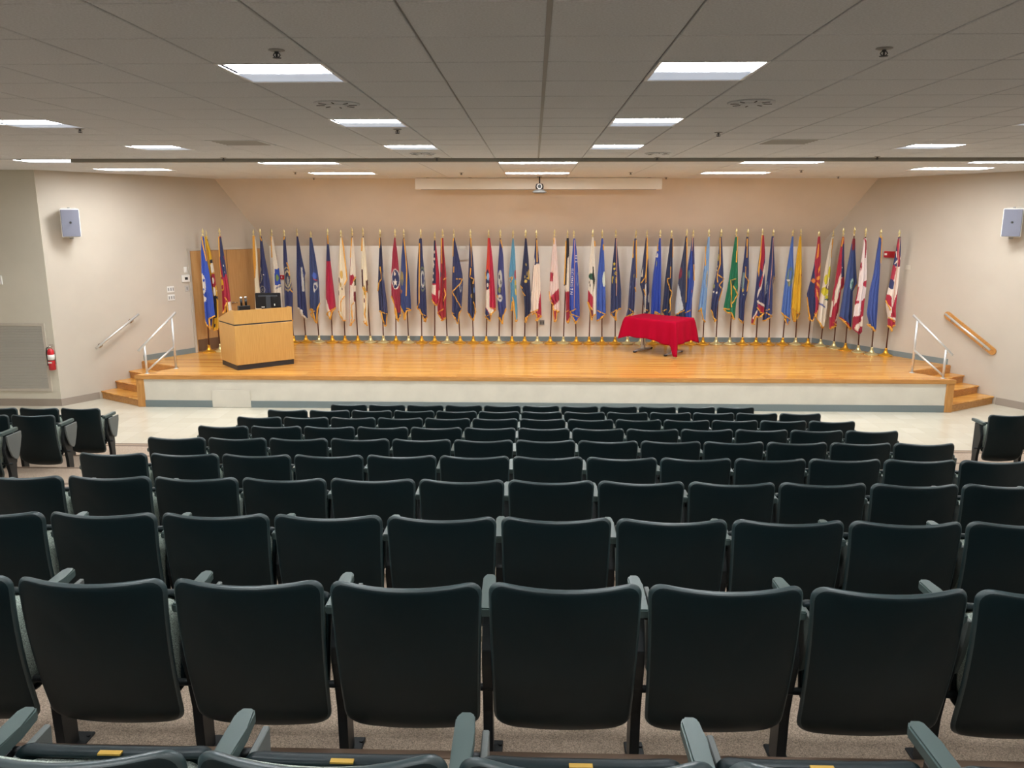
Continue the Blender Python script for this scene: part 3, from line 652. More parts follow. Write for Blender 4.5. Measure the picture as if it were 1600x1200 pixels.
# ---------------------------------------------------------------- flags on stands
FLAGS=[
(-6.961,16.424,0.133,2.626,[(2.454,0.103,0.138),(2.133,0.051,0.14),(1.669,0.008,0.186),(1.2,0.0,0.208),(0.774,-0.013,0.211),(0.51,0.009,0.19)],[(0,0.737),(0.48,0.515),(0.52,0.749),(1,0.809)],(42,74,168),[((228,218,202),(0.047,1.482,0.048,0.216)),((42,74,168),(0.07,1.552,0.014,0.032)),((42,74,168),(0.05,1.365,0.019,0.028)),((228,218,202),(0.043,1.165,0.041,0.067))],[([0.11,2.45,0.134,2.11,0.149,1.948],None)],(224,165,66),0, 'royal blue flag with white seal, leftmost, before the wooden door'),
(-6.767,16.561,-0.092,2.59,[(2.447,-0.123,-0.09),(2.127,-0.115,-0.027),(1.777,-0.091,0.004),(1.306,-0.057,0.03),(1.068,-0.04,0.035),(0.829,-0.059,0.021),(0.491,-0.158,0.0)],[(0,0.588),(0.5,0.479),(1,0.503)],(222,176,42),[((28,28,40),[-0.038,1.965,0.012,1.988,0.009,1.895,-0.046,1.894]),((228,218,202),(-0.014,1.789,0.029,0.103)),((165,32,58),(-0.01,1.531,0.043,0.152)),((228,218,202),(-0.01,1.531,0.016,0.057)),((228,218,202),(-0.003,1.294,0.029,0.09)),((28,28,40),[-0.021,1.211,0.037,1.211,-0.001,0.733,-0.054,0.732]),((28,28,40),(-0.053,0.588,0.019,0.049))],[([-0.106,2.243,-0.052,1.824],None)],(224,165,66),1, 'yellow, black and red-white flag tucked behind the leftmost blue flag'),
(-6.662,16.817,0.024,2.628,[(2.446,0.005,0.041),(1.999,-0.022,0.079),(1.643,-0.025,0.096),(1.283,-0.043,0.123),(1.042,-0.054,0.124),(0.823,-0.071,0.128)],[(0,0.799),(0.35,0.884),(0.6,1.066),(0.65,0.847),(1,0.86)],(165,32,58),[((44,52,96),[0.02,2.427,0.049,2.427,0.098,1.667,0.027,1.571,-0.003,1.999]),((228,218,202),(0.057,1.833,0.01,0.014)),((228,218,202),(0.068,1.691,0.01,0.015)),((222,176,42),(-0.005,1.427,0.029,0.125)),((165,32,58),(-0.007,1.379,0.015,0.048)),((228,218,202),[0.077,1.066,0.136,1.066,0.129,0.848,0.053,0.848])],[([0.012,2.441,-0.013,1.999,-0.014,1.595],None),([-0.068,0.798,-0.004,0.896,0.072,1.066,0.036,1.163],None)],(224,165,66),0, 'red and navy flag with gold trim, third from left, beside the lectern'),
(-6.262,17.5,0.07,2.59,[(2.444,0.055,0.097),(2.09,0.035,0.123),(1.497,0.033,0.103),(0.972,0.01,0.129),(0.593,-0.003,0.112)],[(0,0.592),(1,0.541)],(232,222,196),[((224,165,66),[0.06,2.444,0.096,2.432,0.095,1.967,0.065,1.522,0.024,1.522,0.04,1.967])],[([0.066,2.432,0.026,1.547],None)],(224,165,66),0, 'narrow cream and gold flag just left of the monitor'),
(-6.106,17.75,0.01,2.604,[(2.427,-0.001,0.034),(1.956,-0.022,0.074),(1.454,-0.081,0.144),(1.175,-0.105,0.152),(0.562,-0.14,0.144)],[(0,0.535),(1,0.484)],(44,52,96),[((150,148,138),(-0.076,1.529,0.056,0.139)),((44,52,96),(-0.076,1.529,0.041,0.116)),((150,148,138),(-0.044,1.705,0.026,0.055)),((150,148,138),(-0.023,1.246,0.067,0.081)),((44,52,96),(-0.023,1.246,0.051,0.063)),((150,148,138),(-0.023,1.239,0.025,0.031)),((228,218,202),(0.024,1.575,0.016,0.018))],[([0.014,2.422,0.033,2.328],None)],(224,165,66),0, 'navy flag with silver line seal, fifth from left, behind the monitor'),
(-5.818,17.75,-0.058,2.604,[(2.427,-0.064,-0.039),(2.08,-0.073,0.011),(1.706,-0.077,0.064),(1.202,-0.103,0.097),(0.562,-0.136,0.089)],[(0,0.562),(1,0.524)],(228,218,202),[((42,74,168),[-0.026,1.706,0.069,1.711,0.093,1.354,-0.036,1.336]),((120,140,70),(0.018,1.505,0.036,0.071)),((110,110,140),[-0.032,1.277,0.093,1.341,0.09,1.303,-0.029,1.247])],[([-0.057,2.422,-0.079,1.956],None)],(224,165,66),0, 'white flag with blue shield, sixth from left, behind the monitor'),
(-5.526,17.75,-0.035,2.587,[(2.427,-0.057,-0.014),(1.857,-0.099,-0.003),(1.581,-0.101,0.032),(1.228,-0.129,0.063),(0.845,-0.152,0.041),(0.563,-0.169,0.024)],[(0,0.563),(1,0.538)],(44,52,96),[((165,150,110),(-0.025,1.48,0.102,0.273)),((44,52,96),(-0.025,1.48,0.085,0.24)),((170,160,130),(-0.02,1.48,0.067,0.202)),((36,42,76),(-0.02,1.48,0.049,0.156)),((150,148,138),(-0.017,1.443,0.028,0.107))],[([-0.015,1.857,0.014,1.707,0.021,1.556],None),([0.023,1.253,0.06,1.172],None),([-0.03,2.422,-0.039,2.353],None)],(224,165,66),0, 'navy flag with large round seal just right of the lectern'),
(-5.278,17.87,-0.058,2.611,[(2.425,-0.066,-0.038),(1.951,-0.093,0.025),(1.599,-0.115,0.093),(1.522,-0.12,0.068),(1.192,-0.126,0.06),(0.833,-0.136,0.072),(0.55,-0.053,0.077)],[(0,0.821),(0.35,0.751),(0.4,0.679),(1,0.55)],(44,52,96),[((196,196,192),[-0.008,1.738,0.028,1.738,0.055,1.192,0.008,1.187])],[([-0.129,0.82,-0.011,0.743,-0.082,0.686,0.077,0.55],(228,218,202))],(228,218,202),0, 'navy flag with white hem and white standing figure'),
(-4.971,17.87,-0.026,2.549,[(2.401,-0.054,-0.008),(1.952,-0.091,0.055),(1.486,-0.115,0.098),(0.962,-0.151,0.09),(0.732,-0.155,0.052),(0.46,-0.079,0.004)],[(0,0.809),(0.45,0.706),(0.55,0.512),(0.75,0.46),(0.85,0.757),(1,0.937)],(48,62,104),[((70,100,185),(0.008,1.544,0.057,0.081)),((170,60,70),[-0.038,1.498,0.075,1.448,0.069,1.427,-0.039,1.468]),((196,196,192),[-0.005,1.384,0.063,1.41,0.073,1.295,-0.016,1.175,-0.04,1.295]),((44,52,96),(0.011,1.295,0.023,0.056))],[([-0.143,0.808,-0.033,0.744,-0.145,0.679,-0.013,0.473],None),([0.001,0.752,0.088,0.925],None)],(224,165,66),1, 'dull navy flag with blue and white emblem beside the white-hemmed flag'),
(-4.662,17.87,0.02,2.604,[(2.413,0.006,0.034),(1.877,-0.038,0.056),(1.449,-0.072,0.087),(0.99,-0.094,0.117),(0.823,-0.102,0.123),(0.552,-0.033,0.022)],[(0,0.694),(0.6,0.552),(0.68,0.694),(1,0.823)],(172,26,64),[((44,52,96),[-0.018,2.451,0.097,2.451,0.069,1.872,-0.059,1.872]),((228,218,202),[-0.105,1.041,-0.048,0.938,0.013,0.702,0.021,0.526,-0.13,0.526])],[([0.025,2.446,0.026,2.252],None),([-0.097,0.676,0.123,0.823],None),([-0.097,0.665,0.006,0.552],None)],(224,165,66),0, 'flag with navy top, large red field and white bottom corner'),
(-4.366,17.87,0.052,2.574,[(2.401,0.034,0.065),(1.953,-0.032,0.088),(1.45,-0.08,0.138),(1.386,-0.076,0.114),(1.284,-0.083,0.064),(0.94,-0.104,0.064),(0.76,-0.112,0.061),(0.527,-0.045,0.051)],[(0,0.734),(0.5,0.54),(1,0.527)],(232,222,196),[((205,168,90),(0.02,1.576,0.028,0.101)),((70,70,80),(-0.037,1.449,0.016,0.066)),((80,70,60),(-0.062,1.164,0.012,0.066)),((90,90,70),(0.016,1.259,0.013,0.041)),((190,160,90),(-0.008,1.348,0.015,0.051))],[([0.065,2.401,0.093,2.178,0.131,1.475,0.071,1.343],None),([-0.113,0.744,0.007,0.532],None),([0.055,1.093,-0.034,0.939,-0.043,0.734],None)],(224,165,66),0, 'white flag with gold trim and small dark emblem, left of the red-cross one'),
(-4.067,17.87,-0.022,2.624,[(2.402,-0.039,-0.006),(1.954,-0.084,0.026),(1.526,-0.127,0.026),(1.297,-0.137,0.017),(0.837,-0.162,-0.028),(0.528,-0.17,-0.059),(0.411,-0.159,-0.097)],[(0,0.45),(0.4,0.411),(1,0.554)],(228,218,202),[((165,32,58),[-0.044,2.407,-0.024,2.402,-0.094,1.702,-0.146,0.424,-0.18,0.411,-0.135,1.576]),((165,32,58),[-0.124,1.546,-0.023,1.576,0.011,1.47,-0.074,1.336,-0.133,1.335]),((112,28,44),[-0.031,1.183,0.028,1.183,0.018,0.941,-0.04,0.966]),((70,60,30),[-0.012,1.475,0.024,1.475,0.018,1.318,-0.013,1.318])],[([-0.024,2.397,-0.073,1.953],None),([0.021,1.526,-0.021,1.437],None),([-0.041,0.94,-0.083,0.876,-0.085,0.58,-0.149,0.416],None)],(224,165,66),0, 'white flag with red left edge and red cross arm'),
(-3.772,17.87,-0.052,2.629,[(2.402,-0.066,-0.035),(1.954,-0.109,-0.002),(1.577,-0.129,0.015),(1.196,-0.123,0.011),(0.941,-0.13,-0.009),(0.477,-0.123,-0.037)],[(0,0.516),(1,0.413)],(232,222,196),[((70,26,36),[-0.118,1.703,-0.085,1.703,-0.088,1.298,-0.127,1.298]),((80,40,36),[-0.029,1.451,0.015,1.451,0.004,1.166,-0.031,1.192]),((190,150,60),(-0.063,1.222,0.023,0.107)),((120,60,60),(-0.079,0.992,0.015,0.061))],[([-0.066,2.397,-0.093,2.104],None),([-0.116,1.298,-0.067,1.192,-0.005,1.197],None),([-0.051,1.197,-0.048,0.941,-0.086,0.684,-0.045,0.413],None),([-0.116,0.524,-0.045,0.413],None)],(224,165,66),1, 'cream flag with gold trim and dark maroon patches'),
(-3.471,17.87,0.017,2.595,[(2.402,-0.002,0.031),(2.167,-0.01,0.048),(1.704,-0.044,0.058),(1.3,-0.071,0.083),(0.942,-0.063,0.117),(0.686,-0.062,0.127),(0.414,-0.004,0.095)],[(0,0.758),(0.3,0.717),(0.36,0.557),(0.65,0.415),(0.85,0.415),(0.88,0.665),(1,0.655)],(36,42,76),[((56,62,104),[0.054,2.129,0.06,1.704,0.115,0.712,0.037,0.712,0.036,1.452]),((150,148,138),(0.057,1.528,0.01,0.102))],[([0.01,2.397,0.005,2.167],None),([0.001,1.754,0.017,1.477,-0.048,1.375,-0.075,1.198],None),([-0.059,0.75,0.126,0.673],None),([0.04,0.415,0.095,0.415],None)],(224,165,66),1, 'dark navy flag with gold diagonal edge, left of the red starred flag'),
(-3.179,17.87,0.081,2.595,[(2.403,0.06,0.085),(2.08,0.007,0.116),(1.579,-0.042,0.142),(1.097,-0.057,0.143),(0.738,0.004,0.143),(0.52,0.028,0.121)],[(0,1.092),(0.3,0.79),(0.4,0.584),(0.6,0.52),(1,0.687)],(150,36,60),[((228,218,202),(0.057,1.478,0.095,0.228)),((44,52,96),(0.057,1.478,0.079,0.208)),((228,218,202),[0.053,1.503,0.068,1.432,0.109,1.432,0.075,1.387,0.088,1.321,0.048,1.359,0.011,1.321,0.026,1.387,-0.006,1.432,0.035,1.432]),((228,218,202),[0.037,1.654,0.071,1.604,0.059,1.554,0.024,1.579]),((44,52,96),[0.06,0.713,0.137,0.713,0.133,0.559,0.066,0.579])],[([-0.055,1.097,0.009,0.892,0.015,0.687,0.075,0.52],None)],(224,165,66),0, 'dark red flag with blue disc and white star'),
(-2.884,17.87,-0.04,2.596,[(2.378,-0.057,-0.019),(1.956,-0.107,0.025),(1.453,-0.147,0.068),(0.893,-0.166,0.089),(0.765,-0.156,0.085),(0.559,-0.116,-0.008)],[(0,0.893),(0.22,0.734),(0.3,0.714),(0.36,0.559),(0.55,0.559),(0.6,0.765),(1,0.778)],(48,64,116),[((150,132,86),(-0.102,1.503,0.038,0.146)),((110,110,100),(-0.1,1.402,0.023,0.076)),((160,100,80),(-0.129,1.199,0.026,0.046))],[([-0.031,2.378,0.0,1.956,0.012,1.655,-0.011,1.098],None),([-0.163,0.893,-0.098,0.734],None),([-0.011,0.816,0.083,0.776],None),([-0.05,0.714,-0.075,0.546],None)],(224,165,66),1, 'navy flag overlapping the red starred flag, gold vertical trim'),
(-2.58,17.87,0.058,2.596,[(2.379,0.018,0.081),(1.957,-0.025,0.092),(1.58,-0.055,0.121),(1.2,-0.074,0.136),(0.817,-0.083,0.143),(0.509,0.004,0.141)],[(0,0.813),(0.3,0.802),(0.36,0.715),(0.75,0.509),(1,0.617)],(44,52,96),[((110,120,100),(0.07,1.479,0.067,0.283)),((44,52,96),(0.07,1.479,0.057,0.233)),((196,196,192),(0.073,1.479,0.043,0.192)),((58,66,106),(0.078,1.479,0.023,0.126))],[([0.026,2.28,-0.019,0.946,-0.078,0.817],None),([-0.004,0.715,0.144,0.625,0.069,0.509],None)],(224,165,66),0, 'navy flag with tall white oval seal, left of the star-striped one'),
(-2.278,17.87,0.057,2.54,[(2.33,0.035,0.073),(1.957,0.015,0.109),(1.581,-0.01,0.142),(1.1,-0.053,0.149),(0.947,-0.044,0.141),(0.87,0.019,0.109)],[(0,1.034),(0.5,0.883),(1,0.947)],(178,34,62),[((36,42,76),[0.03,2.335,0.068,2.335,0.065,1.374,-0.027,1.384,-0.002,1.757,0.024,2.007]),((228,218,202),[-0.002,1.757,0.016,1.882,0.04,1.807,0.013,1.707]),((228,218,202),(0.043,2.082,0.015,0.03)),((228,218,202),(0.035,1.927,0.018,0.03)),((228,218,202),(0.011,1.606,0.015,0.03)),((228,218,202),(-0.002,1.467,0.017,0.03)),((228,218,202),[-0.041,1.341,0.064,1.349,0.054,1.1,-0.057,1.176]),((228,218,202),[0.12,1.227,0.151,1.227,0.141,0.973,0.11,0.947])],[([-0.055,1.028,0.045,0.88,0.141,0.947],None)],(224,165,66),0, 'red and white flag with navy star panel, short, right of the oval seal'),
(-1.986,17.87,-0.05,2.596,[(2.392,-0.084,-0.034),(2.082,-0.105,-0.021),(1.582,-0.124,0.016),(1.151,-0.142,0.008),(0.897,-0.209,-0.003),(0.716,-0.207,-0.012),(0.536,-0.138,-0.022)],[(0,0.717),(0.35,0.537),(1,0.601)],(162,36,50),[((70,40,70),(-0.106,1.581,0.015,0.065)),((120,26,40),[-0.057,2.206,-0.032,2.206,-0.019,1.506,-0.053,1.304,-0.042,0.896,-0.081,0.845,-0.079,1.556])],[([-0.074,2.392,-0.076,1.832],None),([0.012,1.519,-0.045,1.463],None),([-0.035,1.278,-0.004,1.146,-0.053,0.973],None),([-0.212,0.711,-0.056,0.807],None),([-0.133,0.531,-0.021,0.614],None)],(224,165,66),1, 'plain deep red flag with gold trim, right of the star-panel flag'),
(-1.688,17.87,-0.11,2.597,[(2.392,-0.12,-0.088),(1.958,-0.137,0.007),(1.583,-0.158,0.078),(1.405,-0.166,0.089),(0.821,-0.18,0.046),(0.718,-0.186,0.016),(0.473,-0.09,-0.02)],[(0,0.718),(0.4,0.538),(0.6,0.474),(0.75,0.538),(1,0.795)],(44,52,96),[((36,42,76),[0.013,1.406,0.051,1.401,-0.131,1.177,0.031,0.847,-0.044,0.974]),((196,196,192),(0.032,1.292,0.022,0.117)),((44,52,96),(0.034,1.292,0.013,0.076))],[([-0.113,2.392,-0.131,1.983],None),([-0.109,1.758,-0.116,1.627],None),([-0.068,1.481,0.077,1.482,0.043,1.401],None),([0.053,1.406,-0.156,1.19,0.046,0.816],None),([-0.181,0.73,-0.12,0.692],None)],(224,165,66),0, 'navy flag with bold gold zigzag, left of the white emergency light'),
(-1.384,17.87,-0.03,2.59,[(2.393,-0.047,-0.014),(1.958,-0.069,0.024),(1.583,-0.091,0.046),(1.204,-0.103,0.063),(0.745,-0.121,0.069),(0.565,-0.046,0.047)],[(0,0.732),(0.4,0.578),(0.7,0.552),(1,0.766)],(50,58,100),[((28,28,40),[-0.046,1.507,0.02,1.508,0.055,0.95,0.012,0.694,-0.009,1.103]),((90,130,190),(0.038,1.23,0.015,0.066)),((170,140,80),(-0.02,1.103,0.018,0.051))],[([-0.022,2.393,-0.013,1.759],None),([-0.029,1.734,-0.046,1.533,0.03,1.482,0.019,1.376],None),([-0.116,0.732,-0.033,0.586],None),([0.023,0.975,0.062,0.771,0.019,0.578],None)],(224,165,66),0, 'navy flag with broken gold trim, right of the white emergency light'),
(-1.086,17.87,0.078,2.59,[(2.393,0.052,0.107),(1.959,0.029,0.156),(1.534,-0.004,0.187),(1.206,0.007,0.211),(0.798,-0.014,0.232),(0.696,-0.022,0.196),(0.528,0.054,0.131)],[(0,0.613),(0.5,0.528),(0.72,0.721),(1,0.785)],(178,26,62),[((196,62,42),[0.047,2.405,0.09,2.405,0.096,1.231,-0.001,1.205,0.029,1.959]),((36,42,76),(0.047,1.458,0.043,0.232)),((150,180,210),(0.057,1.534,0.028,0.091)),((228,218,202),(0.046,1.344,0.02,0.045)),((228,218,202),[0.005,1.23,0.086,1.256,0.084,0.844,0.201,0.778,0.098,0.682,-0.003,0.844]),((44,52,96),[-0.018,0.854,0.159,0.567,0.067,0.52,-0.025,0.664])],[([0.069,0.836,0.227,0.806],None),([-0.022,0.613,0.188,0.734],None),([-0.015,0.613,0.105,0.528],None),([0.002,1.634,0.011,1.483],None)],(224,165,66),0, 'red, white and navy flag with small seal, orange-red left fold'),
(-0.788,17.87,0.043,2.59,[(2.356,0.03,0.068),(1.96,-0.001,0.11),(1.585,-0.028,0.124),(1.105,-0.037,0.154),(0.798,-0.017,0.169),(0.465,0.056,0.107)],[(0,0.619),(0.5,0.465),(0.7,0.671),(1,0.812)],(56,62,118),[((192,192,186),(0.033,1.484,0.051,0.202)),((60,62,80),(0.018,1.534,0.018,0.05)),((80,80,90),(0.053,1.408,0.015,0.05)),((140,140,90),(0.017,1.244,0.033,0.071)),((200,200,196),(0.027,1.054,0.061,0.082)),((70,70,90),(0.027,1.049,0.03,0.021))],[([-0.037,1.13,-0.024,1.066],None),([-0.013,0.619,0.076,0.465],None),([0.115,0.691,0.164,0.825],None),([0.05,2.356,0.085,2.183],None)],(224,165,66),1, 'blue-violet flag with white bird emblem and banner'),
(-0.49,17.87,0.025,2.583,[(2.381,0.008,0.038),(2.085,-0.022,0.071),(1.586,-0.067,0.09),(1.409,-0.042,0.097),(1.207,-0.029,0.105),(0.8,-0.042,0.127),(0.518,0.055,0.127)],[(0,0.774),(0.2,0.78),(0.3,0.979),(0.5,0.979),(0.6,0.518),(1,0.569)],(92,150,180),[((170,50,60),(0.079,1.585,0.023,0.105)),((214,180,84),[0.059,1.46,0.105,1.46,0.113,1.126,0.07,1.121]),((120,150,110),(0.085,1.308,0.015,0.05))],[([-0.067,1.485,0.029,1.548,-0.029,1.409],None),([0.017,1.08,0.04,0.973],None),([-0.042,0.779,-0.011,0.779],None),([0.073,0.518,0.124,0.58],None)],(224,165,66),0, 'sky blue flag with buff diamond and red patch'),
(-0.198,17.87,0.016,2.591,[(2.382,-0.001,0.037),(1.961,-0.037,0.081),(1.461,-0.086,0.117),(1.347,-0.106,0.125),(1.107,-0.024,0.144),(0.801,-0.007,0.146),(0.519,0.004,0.086)],[(0,0.539),(0.3,0.506),(0.55,0.647),(1,0.699)],(36,42,76),[((214,186,96),(0.027,1.811,0.015,0.025)),((196,166,80),(0.088,1.586,0.016,0.115)),((214,186,96),(0.021,1.44,0.033,0.035)),((200,170,80),(0.071,1.511,0.033,0.023)),((200,170,80),(0.05,1.611,0.008,0.05)),((200,170,80),(0.0,1.536,0.008,0.035))],[([-0.106,1.347,-0.05,1.279],None),([-0.055,1.208,0.009,1.114],None),([0.012,0.519,0.027,0.622],None)],(224,165,66),0, 'dark navy flag with gold torch, left of the white and red flag'),
(0.094,17.87,-0.039,2.584,[(2.37,-0.055,-0.02),(1.961,-0.085,0.023),(1.812,-0.101,0.035),(1.461,-0.125,0.058),(1.208,-0.143,0.067),(0.802,-0.197,0.086),(0.623,-0.102,0.092),(0.532,-0.063,0.019)],[(0,0.679),(0.35,0.725),(0.45,0.699),(0.58,0.533),(1,0.661)],(232,216,200),[((44,52,96),[-0.065,2.382,-0.01,2.382,0.03,1.822,-0.018,1.832,-0.081,1.782,-0.102,1.961]),((228,218,202),[-0.08,1.971,-0.062,1.887,-0.081,1.797,-0.101,1.812]),((70,36,60),[-0.091,1.787,-0.128,1.198,-0.153,1.198,-0.116,1.762]),((165,32,58),[0.065,1.209,0.095,0.669,-0.063,0.52,-0.089,0.699,0.012,0.776,0.026,0.955])],[([-0.202,0.694,0.012,0.797],None),([-0.077,0.725,0.085,0.649,-0.05,0.54],None),([-0.03,2.357,-0.016,1.862],None)],(224,165,66),1, 'long white flag with navy top and red bottom fold'),
(0.391,17.87,0.068,2.591,[(2.395,0.053,0.091),(2.086,0.012,0.127),(1.638,-0.021,0.158),(1.311,-0.03,0.18),(1.032,-0.045,0.191),(0.982,0.014,0.197),(0.778,0.021,0.209),(0.534,0.065,0.167)],[(0,0.977),(0.2,0.918),(0.25,0.522),(0.55,0.547),(0.62,0.773),(1,0.739)],(226,204,196),[((165,32,58),[-0.024,1.638,0.052,1.638,0.044,1.437,-0.032,1.437]),((165,32,58),[0.007,1.108,0.177,1.281,0.191,1.007,0.015,0.834]),((165,32,58),[0.062,0.778,0.159,0.778,0.156,0.542,0.07,0.532])],[([0.033,0.816,0.205,0.753],None),([0.075,0.521,0.138,0.573],None),([0.053,2.395,0.06,2.259],None),([-0.034,1.21,-0.002,0.981],None)],(224,165,66),0, 'pinkish white flag with red cross pieces near the wall outlet'),
(0.693,17.87,0.061,2.584,[(2.395,0.038,0.088),(1.963,0.007,0.113),(1.589,0.0,0.126),(1.337,-0.009,0.128),(1.211,0.031,0.13),(0.804,0.045,0.141),(0.497,0.059,0.141)],[(0,0.548),(0.5,0.492),(1,0.6)],(228,218,202),[((28,28,40),[0.026,2.42,0.101,2.42,0.097,1.988,0.063,1.963,0.044,1.362,-0.021,1.312,0.001,1.713]),((165,32,58),[0.018,1.195,0.14,1.216,0.157,0.446,0.055,0.471])],[([0.027,2.334,0.003,1.362],None),([0.045,0.74,0.126,0.792],None),([0.075,0.497,0.149,0.638],None)],(224,165,66),1, 'black, white and red flag partly behind the lettered blue flag'),
(0.989,17.87,-0.106,2.584,[(2.383,-0.113,-0.07),(2.087,-0.128,-0.027),(1.714,-0.152,0.007),(1.212,-0.169,0.046),(0.831,-0.17,0.066),(0.626,-0.137,0.07),(0.485,-0.076,0.014)],[(0,0.754),(0.3,0.575),(0.55,0.485),(1,0.613)],(46,76,170),[((96,116,176),(-0.002,1.489,0.031,0.156)),((46,76,170),(-0.002,1.489,0.015,0.101))],[([-0.09,2.359,-0.071,1.714,-0.064,0.83],(214,164,142)),([-0.164,0.741,-0.023,0.818],None),([-0.156,0.71,0.067,0.621,-0.05,0.485],None)],(224,165,66),0, 'royal blue flag with white lettering running down it'),
(1.285,17.87,0.029,2.592,[(2.408,0.015,0.05),(1.964,-0.028,0.085),(1.465,-0.048,0.119),(0.959,-0.055,0.138),(0.704,-0.001,0.136),(0.55,0.01,0.073)],[(0,0.979),(0.3,0.602),(0.55,0.563),(0.65,0.666),(1,0.704)],(230,222,206),[((44,88,66),(0.021,1.545,0.066,0.076)),((40,46,42),[0.037,1.765,0.062,1.765,0.075,1.615,0.101,1.465,0.087,1.314,0.064,1.187,0.066,1.364,0.031,1.54,0.044,1.64]),((228,218,202),[-0.049,1.514,-0.007,1.464,-0.026,1.414,-0.052,1.452]),((60,60,60),(-0.029,1.414,0.01,0.035)),((60,60,60),(-0.01,1.351,0.01,0.035)),((165,32,58),[-0.069,1.263,0.067,1.081,0.065,0.801,-0.068,0.984]),((112,28,44),[-0.026,0.913,0.071,0.781,0.068,0.546,-0.013,0.545])],[([-0.055,0.979,0.048,0.791],None),([0.021,0.622,0.133,0.705],None),([0.069,2.335,0.082,2.211],None)],(224,165,66),0, 'white flag with bear and green patch above a red stripe'),
(1.581,17.87,-0.069,2.592,[(2.384,-0.083,-0.044),(2.088,-0.111,-0.016),(1.591,-0.145,0.021),(1.213,-0.154,0.048),(0.706,-0.145,0.071),(0.538,-0.138,-0.07)],[(0,0.538),(0.4,0.577),(1,0.692)],(58,88,170),[((214,224,204),(0.003,1.49,0.038,0.171))],[([-0.139,0.781,0.069,0.685,-0.133,0.538],None),([-0.036,2.261,-0.032,2.133],None)],(224,165,66),0, 'plain medium blue flag with pale oval at its right edge'),
(1.882,17.87,-0.059,2.593,[(2.397,-0.071,-0.041),(1.965,-0.104,0.009),(1.591,-0.132,0.057),(1.215,-0.134,0.098),(0.833,-0.132,0.109),(0.706,-0.133,0.042),(0.553,-0.035,0.028)],[(0,0.706),(0.3,0.63),(0.6,0.558),(0.7,0.796),(1,0.834)],(48,58,98),[((226,200,70),(-0.075,1.826,0.022,0.03)),((226,200,70),(-0.062,1.721,0.027,0.02)),((226,200,70),(-0.039,1.616,0.03,0.035)),((48,58,98),(-0.039,1.616,0.015,0.017)),((226,200,70),(-0.099,1.516,0.012,0.035)),((226,200,70),(-0.107,1.435,0.012,0.05)),((226,200,70),(-0.023,1.466,0.013,0.075))],[([-0.046,2.384,-0.01,1.466,-0.01,1.113],(214,164,142)),([-0.133,0.706,0.004,0.796,0.104,0.829],None),([-0.12,0.693,0.01,0.566],None)],(224,165,66),0, 'slate navy flag with bright yellow stars, left of the red table'),
(2.167,17.87,0.098,2.586,[(2.385,0.06,0.11),(1.966,0.031,0.118),(1.592,0.003,0.131),(1.215,-0.015,0.126),(0.81,-0.028,0.124),(0.657,-0.061,0.109)],[(0,0.641),(1,0.728)],(58,66,106),[((150,140,100),(0.079,1.567,0.015,0.045)),((90,96,130),[-0.019,1.316,0.02,1.366,0.012,1.291,-0.017,1.265])],[([0.054,2.336,0.041,1.965],None),([0.1,2.36,0.136,1.517],None),([0.107,1.316,0.136,1.21],None),([-0.016,0.835,0.114,0.733,-0.061,0.643],None)],(224,165,66),1, 'slate blue flag directly behind the left end of the red table'),
(2.467,17.87,0.051,2.581,[(2.41,0.025,0.057),(2.09,-0.006,0.086),(1.593,-0.051,0.122),(1.367,-0.069,0.135),(1.166,-0.006,0.15),(0.786,0.047,0.169),(0.556,0.073,0.177)],[(0,0.581),(0.5,0.556),(0.55,0.709),(1,0.765)],(44,50,82),[((228,218,202),[-0.017,1.767,-0.019,1.543,-0.055,1.542]),((224,165,66),[0.042,2.336,0.07,2.262,0.075,1.418,0.05,1.417]),((228,218,202),[0.037,1.367,0.071,1.392,0.08,0.734,0.049,0.734]),((196,196,192),[0.117,1.115,0.148,1.216,0.157,0.964,0.122,0.964])],[([0.05,2.41,0.076,1.966,0.039,1.518,-0.057,1.392],None),([0.018,1.266,0.066,1.125],None),([0.077,0.798,0.169,0.786],None)],(224,165,66),1, 'navy, gold and white streaked flag behind the red table'),
(2.756,17.87,0.042,2.586,[(2.398,0.024,0.054),(1.966,-0.041,0.086),(1.594,-0.077,0.106),(1.217,-0.096,0.121),(0.556,-0.086,0.142)],[(0,0.582),(0.3,0.544),(0.4,0.761),(1,0.689)],(40,70,165),[((228,218,202),(-0.008,2.021,0.017,0.04)),((228,218,202),(-0.015,1.991,0.025,0.012)),((150,150,70),(-0.019,1.842,0.01,0.074))],[([-0.003,2.263,-0.005,2.115],None),([-0.008,0.773,0.126,0.695],None)],(224,165,66),0, 'deep royal blue flag with small white star, behind the red table'),
(3.041,17.87,0.021,2.586,[(2.386,-0.002,0.047),(1.967,-0.039,0.068),(1.469,-0.081,0.089),(1.091,-0.099,0.09),(0.762,-0.116,0.081),(0.558,-0.077,0.083)],[(0,0.749),(0.3,0.583),(0.6,0.532),(1,0.609)],(40,50,82),[((28,28,40),[0.004,1.519,-0.044,1.469,0.02,1.268,0.002,0.965,0.041,0.762,0.068,0.965,0.081,1.193])],[([0.045,2.386,0.06,1.967],None),([0.024,1.769,0.029,1.519,-0.045,1.494,0.027,1.268,0.081,1.188,0.038,1.016,0.059,0.813,0.025,0.731],None),([-0.116,0.761,-0.029,0.813],None)],(224,165,66),0, 'dark navy flag with long gold zigzag, behind middle of red table'),
